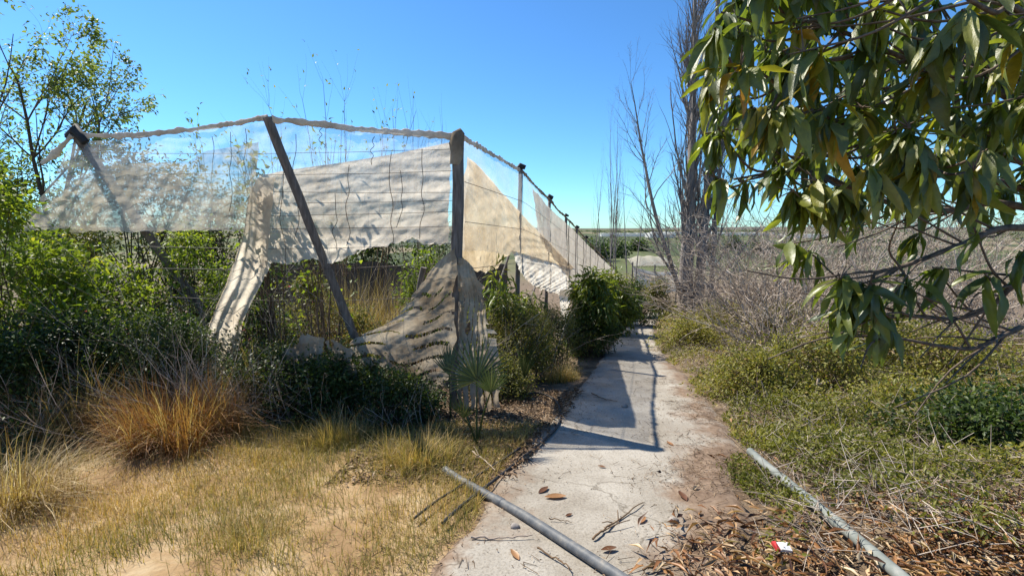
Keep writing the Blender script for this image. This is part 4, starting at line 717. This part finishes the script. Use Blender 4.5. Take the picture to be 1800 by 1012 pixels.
# sagging net at the end of the path
g = Geo(); nn_, mm = 40, 14; c0, c1 = aty(1112, 468, 31), aty(1190, 478, 31); V = []
for v in np.linspace(0, 1, mm):
    for u in np.linspace(0, 1, nn_): q = c0 + (c1 - c0) * u; V.append(q + A(0, -.8 * v, -.95 * v - .7 * math.sin(math.pi * u) * (.35 + .4 * v) * (1 if v < .8 else 1) + .09 * math.sin(v * 28 + u * 2)))
i, j = np.meshgrid(np.arange(nn_ - 1), np.arange(mm - 1)); b = (j * nn_ + i).ravel(); t = thing('sagging_net', 'pale sagging net strung between posts beyond the path end', 'net', A(c0[0], c0[1], float(ground(c0[0], c0[1]))))
g.add(V, np.stack([b, b + 1, b + nn_ + 1, b + nn_], -1)); g.build('net_sheet', M['white'], t)
for c in (c0, c1, (c0 + c1) / 2):
    g = Geo(); polytube(g, [A(c[0], c[1], c[2] + .3), A(c[0], c[1], float(ground(c[0], c[1])) - .1)], .05, 7); g.build('post', M['wood'], t)

# ------------------------------------------------------------------ valley: greenhouses, net houses, trees, houses
def tunnel(name, label, x, y, w, d, h, bays, group):
    z0 = float(ground(x, y)) - .3; t = thing(name, label, 'greenhouse', A(x, y, z0), group); bw = w / bays
    for k in range(bays):
        g = Geo(); an = np.linspace(0, math.pi, 9); cx = x - w / 2 + bw * (k + .5); prof = [(cx - bw / 2, z0)] + [(cx - math.cos(a) * bw * .49, z0 + h * .85 + math.sin(a) * h * .15) for a in an] + [(cx + bw / 2, z0)]
        V = [(px, y - d / 2, pz) for px, pz in prof] + [(px, y + d / 2, pz) for px, pz in prof]; m = len(prof); g.add(V, [(q, q + 1, m + q + 1, m + q) for q in range(m - 1)])
        g.add([(px, y - d / 2, pz) for px, pz in prof] + [(cx, y - d / 2, z0)], [(q, m, q + 1) for q in range(m - 1)]); g.build('bay', M['ghouse'], t, smooth=False)
def atg(px, Y): return site(px, Y)
for k, (px, Y, wpx, h, lab) in enumerate([(1100, 900, 90, 7, 'long white greenhouse in the valley behind the slender saplings'), (1160, 780, 44, 8, 'white greenhouse in the valley left of the big poplar'), (1300, 1000, 110, 7, 'long white greenhouse in the valley right of the big poplar'), (1205, 1250, 120, 7, 'farthest white greenhouse strip beneath the hills'), (1420, 800, 90, 7, 'white greenhouse in the valley behind the mango crown')]):
    s = atg(px, Y); tunnel('greenhouse', lab, s[0], s[1], wpx / 800 * Y, 30, h, 6, 'white greenhouses in the valley')
def nethouse(label, px, Y, wpx, h, seed):
    s = site(px, Y); w = wpx / 800 * Y; g = Geo(); nu, nv = 30, 12; V = []
    for v in np.linspace(0, 1, nv):
        for u in np.linspace(-1, 1, nu): V.append(s + A(u * w / 2, v * w * .5, h * (.12 + .88 * math.sin(v * 1.57)) * (1 - .35 * abs(u) ** 3) + .16 * math.sin(u * 11 + seed) * (v > 0)))
    i, j = np.meshgrid(np.arange(nu - 1), np.arange(nv - 1)); b = (j * nu + i).ravel(); g.add(V, np.stack([b, b + 1, b + nu + 1, b + nu], -1)); tag(g.build('net_house', M['white']), label, 'net house')
nethouse('pale sagging net house below the green field left of the big poplar', 1150, 150, 78, 3.2, 1); nethouse('small pale net house right of the big poplar trunks', 1252, 150, 30, 3.5, 2)
def fartree(label, px, Y, h, w, seed, leaf='dark'):
    B('valley_tree', label, 'tree', px, Y, 0, w, leaf, 24, 1100, w * .12, w * .08, w * .12, group='trees in the valley', seed=seed, parent_parts=('trunk', 'crown'), base=site(px, Y), h=h)
for k, (px, Y, h, w, lab) in enumerate([(1046, 190, 8, 9, 'dark round valley tree behind the leftmost sapling'), (1062, 200, 7, 9, 'dark valley tree between the two leftmost saplings'), (1090, 230, 7, 9, 'dark valley tree behind the midway saplings'), (1120, 330, 6, 14, 'low dark valley tree right of the saplings'), (1237, 260, 8, 8, 'dark valley tree just right of the poplar trunks'), (1290, 330, 7, 12, 'low valley tree right of the big poplar'), (1335, 290, 6, 12, 'low valley tree under the mango crown edge')]): fartree(lab, px, Y, h, w, 60 + k)
rng = np.random.default_rng(3); p = np.c_[rng.uniform(-900, 1500, 9000), rng.uniform(350, 2600, 9000)]; m = (noise(p, .02, 3) > .35) & (p[:, 0] > -.15 * p[:, 1]) & (p[:, 0] < 1.2 * p[:, 1]); p = p[m]; n = len(p); g = Geo()
pos = np.repeat(np.c_[p, ground(p[:, 0], p[:, 1])], 14, 0) + rng.normal(0, 1, (n * 14, 3)) * A(3.5, 3.5, 1.6) + A(0, 0, 2); leaves(g, pos, rng.normal(0, 1, (n * 14, 3)), A(0, 0, 1) + rng.normal(0, .5, (n * 14, 3)), 3.2, 2.6, rng.uniform(0, 1, n * 14)); tag(g.build('distant_scrub', M['dark']), 'far dark scrub and hedges dotted over the valley', 'scrub', kind='stuff')

# ------------------------------------------------------------------ mango tree in the right foreground
rng = np.random.default_rng(42)
tb = A(4.3, 2.6, float(ground(4.3, 2.6))); mango = thing('mango_tree', 'large mango tree with glossy hanging leaves reaching in from the right', 'tree', tb)
crotch = A(3.9, 2.6, 1.45); g = Geo(); polytube(g, spline([tb - A(0, 0, .1), tb + A(-.1, 0, .7), crotch], 14), np.linspace(.17, .12, 14), 12, .15); g.build('trunk', M['mbark'], mango)
limbs = [[(1790, 330, 2.75), (1690, 310, 2.6), (1560, 260, 2.5), (1430, 190, 2.4), (1310, 110, 2.35)], [(1800, 190, 2.7), (1700, 150, 2.5), (1560, 90, 2.4), (1420, 30, 2.4)], [(1780, 360, 2.8), (1660, 370, 2.7), (1540, 350, 2.6), (1420, 300, 2.5), (1290, 315, 2.4)], [(1800, 400, 2.6), (1690, 430, 2.5), (1580, 470, 2.45), (1500, 480, 2.4)], [(1830, 560, 2.5), (1760, 590, 2.45), (1702, 613, 2.4), (1600, 598, 2.4), (1560, 590, 2.4)], [(1830, 480, 2.4), (1740, 540, 2.4), (1680, 560, 2.4), (1590, 556, 2.4)], [(1830, 60, 2.2), (1740, 20, 2.1), (1640, -40, 2.1)], [(1820, 300, 3.1), (1700, 240, 3.0), (1540, 180, 2.9), (1400, 120, 2.8)]]
LPT = []
for k, l in enumerate(limbs):
    pts = [crotch] + [aty(*q) for q in l]; P = spline(pts, 40); g = Geo(); r = np.linspace(.026 if k < 4 else .018, .006, 40); r[0] *= 1.6; polytube(g, P, r, 8, .12, seed=k); g.build('limb', M['mbark'], mango)
    LPT.append(P[8:])
ALL = np.concatenate(LPT)
poly = np.array([(1255, 5), (1330, -60), (1880, -60), (1880, 300), (1750, 300), (1650, 345), (1560, 370), (1480, 385), (1400, 345), (1350, 275), (1290, 245), (1262, 190), (1235, 210), (1245, 120)])
def inside(x, y):
    c = False; j = len(poly) - 1
    for i in range(len(poly)):
        if (poly[i][1] > y) != (poly[j][1] > y) and x < (poly[j][0] - poly[i][0]) * (y - poly[i][1]) / (poly[j][1] - poly[i][1]) + poly[i][0]: c = not c
        j = i
    return c
C = [(1258, 312, 2.35, 8), (1300, 320, 2.35, 7), (1268, 22, 2.3, 9), (1300, 60, 2.3, 8), (1262, 225, 2.35, 8), (1240, 235, 2.4, 7), (1290, 170, 2.3, 9), (1395, 335, 2.3, 10), (1470, 330, 2.3, 12), (1510, 345, 2.3, 12), (1430, 345, 2.35, 10), (1370, 290, 2.4, 8), (1476, 490, 2.35, 11), (1500, 505, 2.35, 12), (1530, 500, 2.3, 10), (1485, 545, 2.35, 9), (1545, 560, 2.4, 8), (1590, 480, 2.4, 5), (1640, 470, 2.4, 6), (1730, 480, 2.3, 6), (1712, 400, 2.3, 3), (1600, 225, 2.15, 9), (1620, 250, 2.1, 9), (1575, 230, 2.2, 8), (1400, 120, 2.3, 10), (1380, 95, 2.3, 9), (1650, 480, 2.5, 5), (1420, 440, 2.7, 8), (1385, 430, 2.8, 8), (1600, 420, 2.8, 7), (1720, 350, 2.9, 8), (1760, 330, 3.0, 8), (1800, 440, 2.3, 5)]
tries = 0
while len(C) < 140 and tries < 20000:
    tries += 1; x, y = rng.uniform(1230, 1880), rng.uniform(-60, 390)
    if inside(x, y) and all((x - c[0]) ** 2 + (y - c[1]) ** 2 > (20 if c[2] > 2.45 else 27) ** 2 for c in C): C.append((x, y, rng.choice([rng.uniform(2.0, 2.5), rng.uniform(2.5, 3.1)]), int(rng.integers(7, 13))))
def leafmesh(seed, stiff):
    rg = np.random.default_rng(seed); g = Geo(); n = 9; rows = []; a = rg.uniform(-.1, .25); p = A(0, 0, 0); wave = rg.uniform(.012, .04); ph = rg.uniform(0, 6)
    for k in range(n):
        t = k / (n - 1); w = .115 * math.sin(math.pi * min(1, .06 + t * .94)) ** .8 * (1 - .15 * t) if k < n - 1 else .004
        e = wave * math.sin(t * 11 + ph); e2 = wave * math.sin(t * 12 + ph + 1.7)
        rows += [p + A(0, w, .35 * w + e), p + A(0, w * .5, .1 * w), p, p + A(0, -w * .5, .1 * w), p + A(0, -w, .35 * w + e2)]
        p = p + A(math.cos(a), 0, -math.sin(a)) / (n - 1); a += rg.uniform(.0, .2) * stiff
    g.add(rows, [(5 * q + e, 5 * q + e + 1, 5 * q + e + 6, 5 * q + e + 5) for q in range(n - 1) for e in range(4)], .5); return g, np.array(rows)
variants = [leafmesh(k, s) for k, s in zip(range(7), (1, 1.2, .7, 1.4, .9, 1.1, .5))]
meshes = []
for gg, _ in variants: me = gg.mesh('mango_leaf'); me.materials.append(M['mango']); meshes.append(me)
LF, tw, pan = [], [], []
for (cx, cy, cd, nl) in C:
    tip = aty(cx, cy, cd); q = tip + A(rng.uniform(.15, .5), rng.normal(0, .1), rng.normal(-.02, .12)); dd = np.linalg.norm(ALL - q, axis=1); st = ALL[dd.argmin()]
    mid = (st + tip) / 2 + A(0, 0, -.05 + rng.normal(0, .03)); P = spline([st, mid, tip], 9); r = np.linspace(.008, .0045, 9); tw += [(*P[k], *P[k + 1], r[k], r[k + 1]) for k in range(8)]; d0 = nrm(P[-1] - P[-2])
    if rng.uniform() < .35:
        for _ in range(5): e = tip + rng.normal(0, .035, 3) + A(-.02, 0, .03); tw.append((*tip, *e, .004, .002))
    for k in range(int(nl * (1.9 if cy > 450 and cx < 1600 else 1.25))):
        az = rng.uniform(0, 6.28); out = A(math.cos(az), math.sin(az), 0) * rng.uniform(.25, .9) + d0 * .35 + A(0, 0, -rng.uniform(.1, 1.5)); out = nrm(out)
        pos = tip - d0 * rng.uniform(0, .07) + rng.normal(0, .008, 3); L = rng.uniform(.15, .285) * (.8 if cx < 1330 and cy > 150 else 1)
        up = nrm(A(0, 0, 1) + rng.normal(0, .35, 3) + .6 * A(out[0], out[1], 0)); sd = nrm(np.cross(up, out)); nn2 = np.cross(out, sd)
        LF.append((pos, out, sd, nn2, L, cx, cy, cd))
LF.sort(key=lambda t: t[7] + (3 if (t[5] > 1810 or t[6] < -30) else 0))
rest = Geo(); Fl = None
for k, (pos, out, sd, nn2, L, cx, cy, cd) in enumerate(LF):
    v = int(rng.integers(0, 7)); Rm = np.stack([out, sd, nn2], 1) * L * A(1, rng.uniform(.75, 1.2), rng.uniform(.7, 1.5))
    if k < 300:
        o = bpy.data.objects.new('leaf', meshes[v]); COL.objects.link(o); o.parent = mango; o.matrix_parent_inverse = Matrix.Translation(mango.location).inverted()
        m4 = np.eye(4); m4[:3, :3] = Rm; m4[:3, 3] = pos; o.matrix_basis = Matrix(m4.tolist())
        if rng.uniform() < .1: o.material_slots[0].link = 'OBJECT'; o.material_slots[0].material = M['mangoyel']; o['label'] = 'yellowed mango leaf'
    else: rest.add(variants[v][1] @ Rm.T + pos, variants[v][0].Q[0], float(np.clip(rng.normal(.4, .25), 0, 1)))
g = Geo(); tubes(g, tw, 5); tag(g.build('leaf_twigs', M['mbark'], mango), kind='stuff'); tag(rest.build('leaf_mass', M['mangostuff'], mango), kind='stuff')
# thin inner twigs running back to the trunk
tw = []
for k in range(70):
    a = ALL[rng.integers(0, len(ALL))]
    if a[0] < 1.75: continue
    e = a + A(rng.uniform(-.7, -.15), rng.normal(0, .15), rng.normal(0, .18)); P = spline([a, (a + e) / 2 + rng.normal(0, .03, 3), e], 7); r = np.linspace(.007, .003, 7); tw += [(*P[q], *P[q + 1], r[q], r[q + 1]) for q in range(6)]
g = Geo(); tubes(g, tw, 5); tag(g.build('bare_twigs', M['mbark'], mango), kind='stuff')
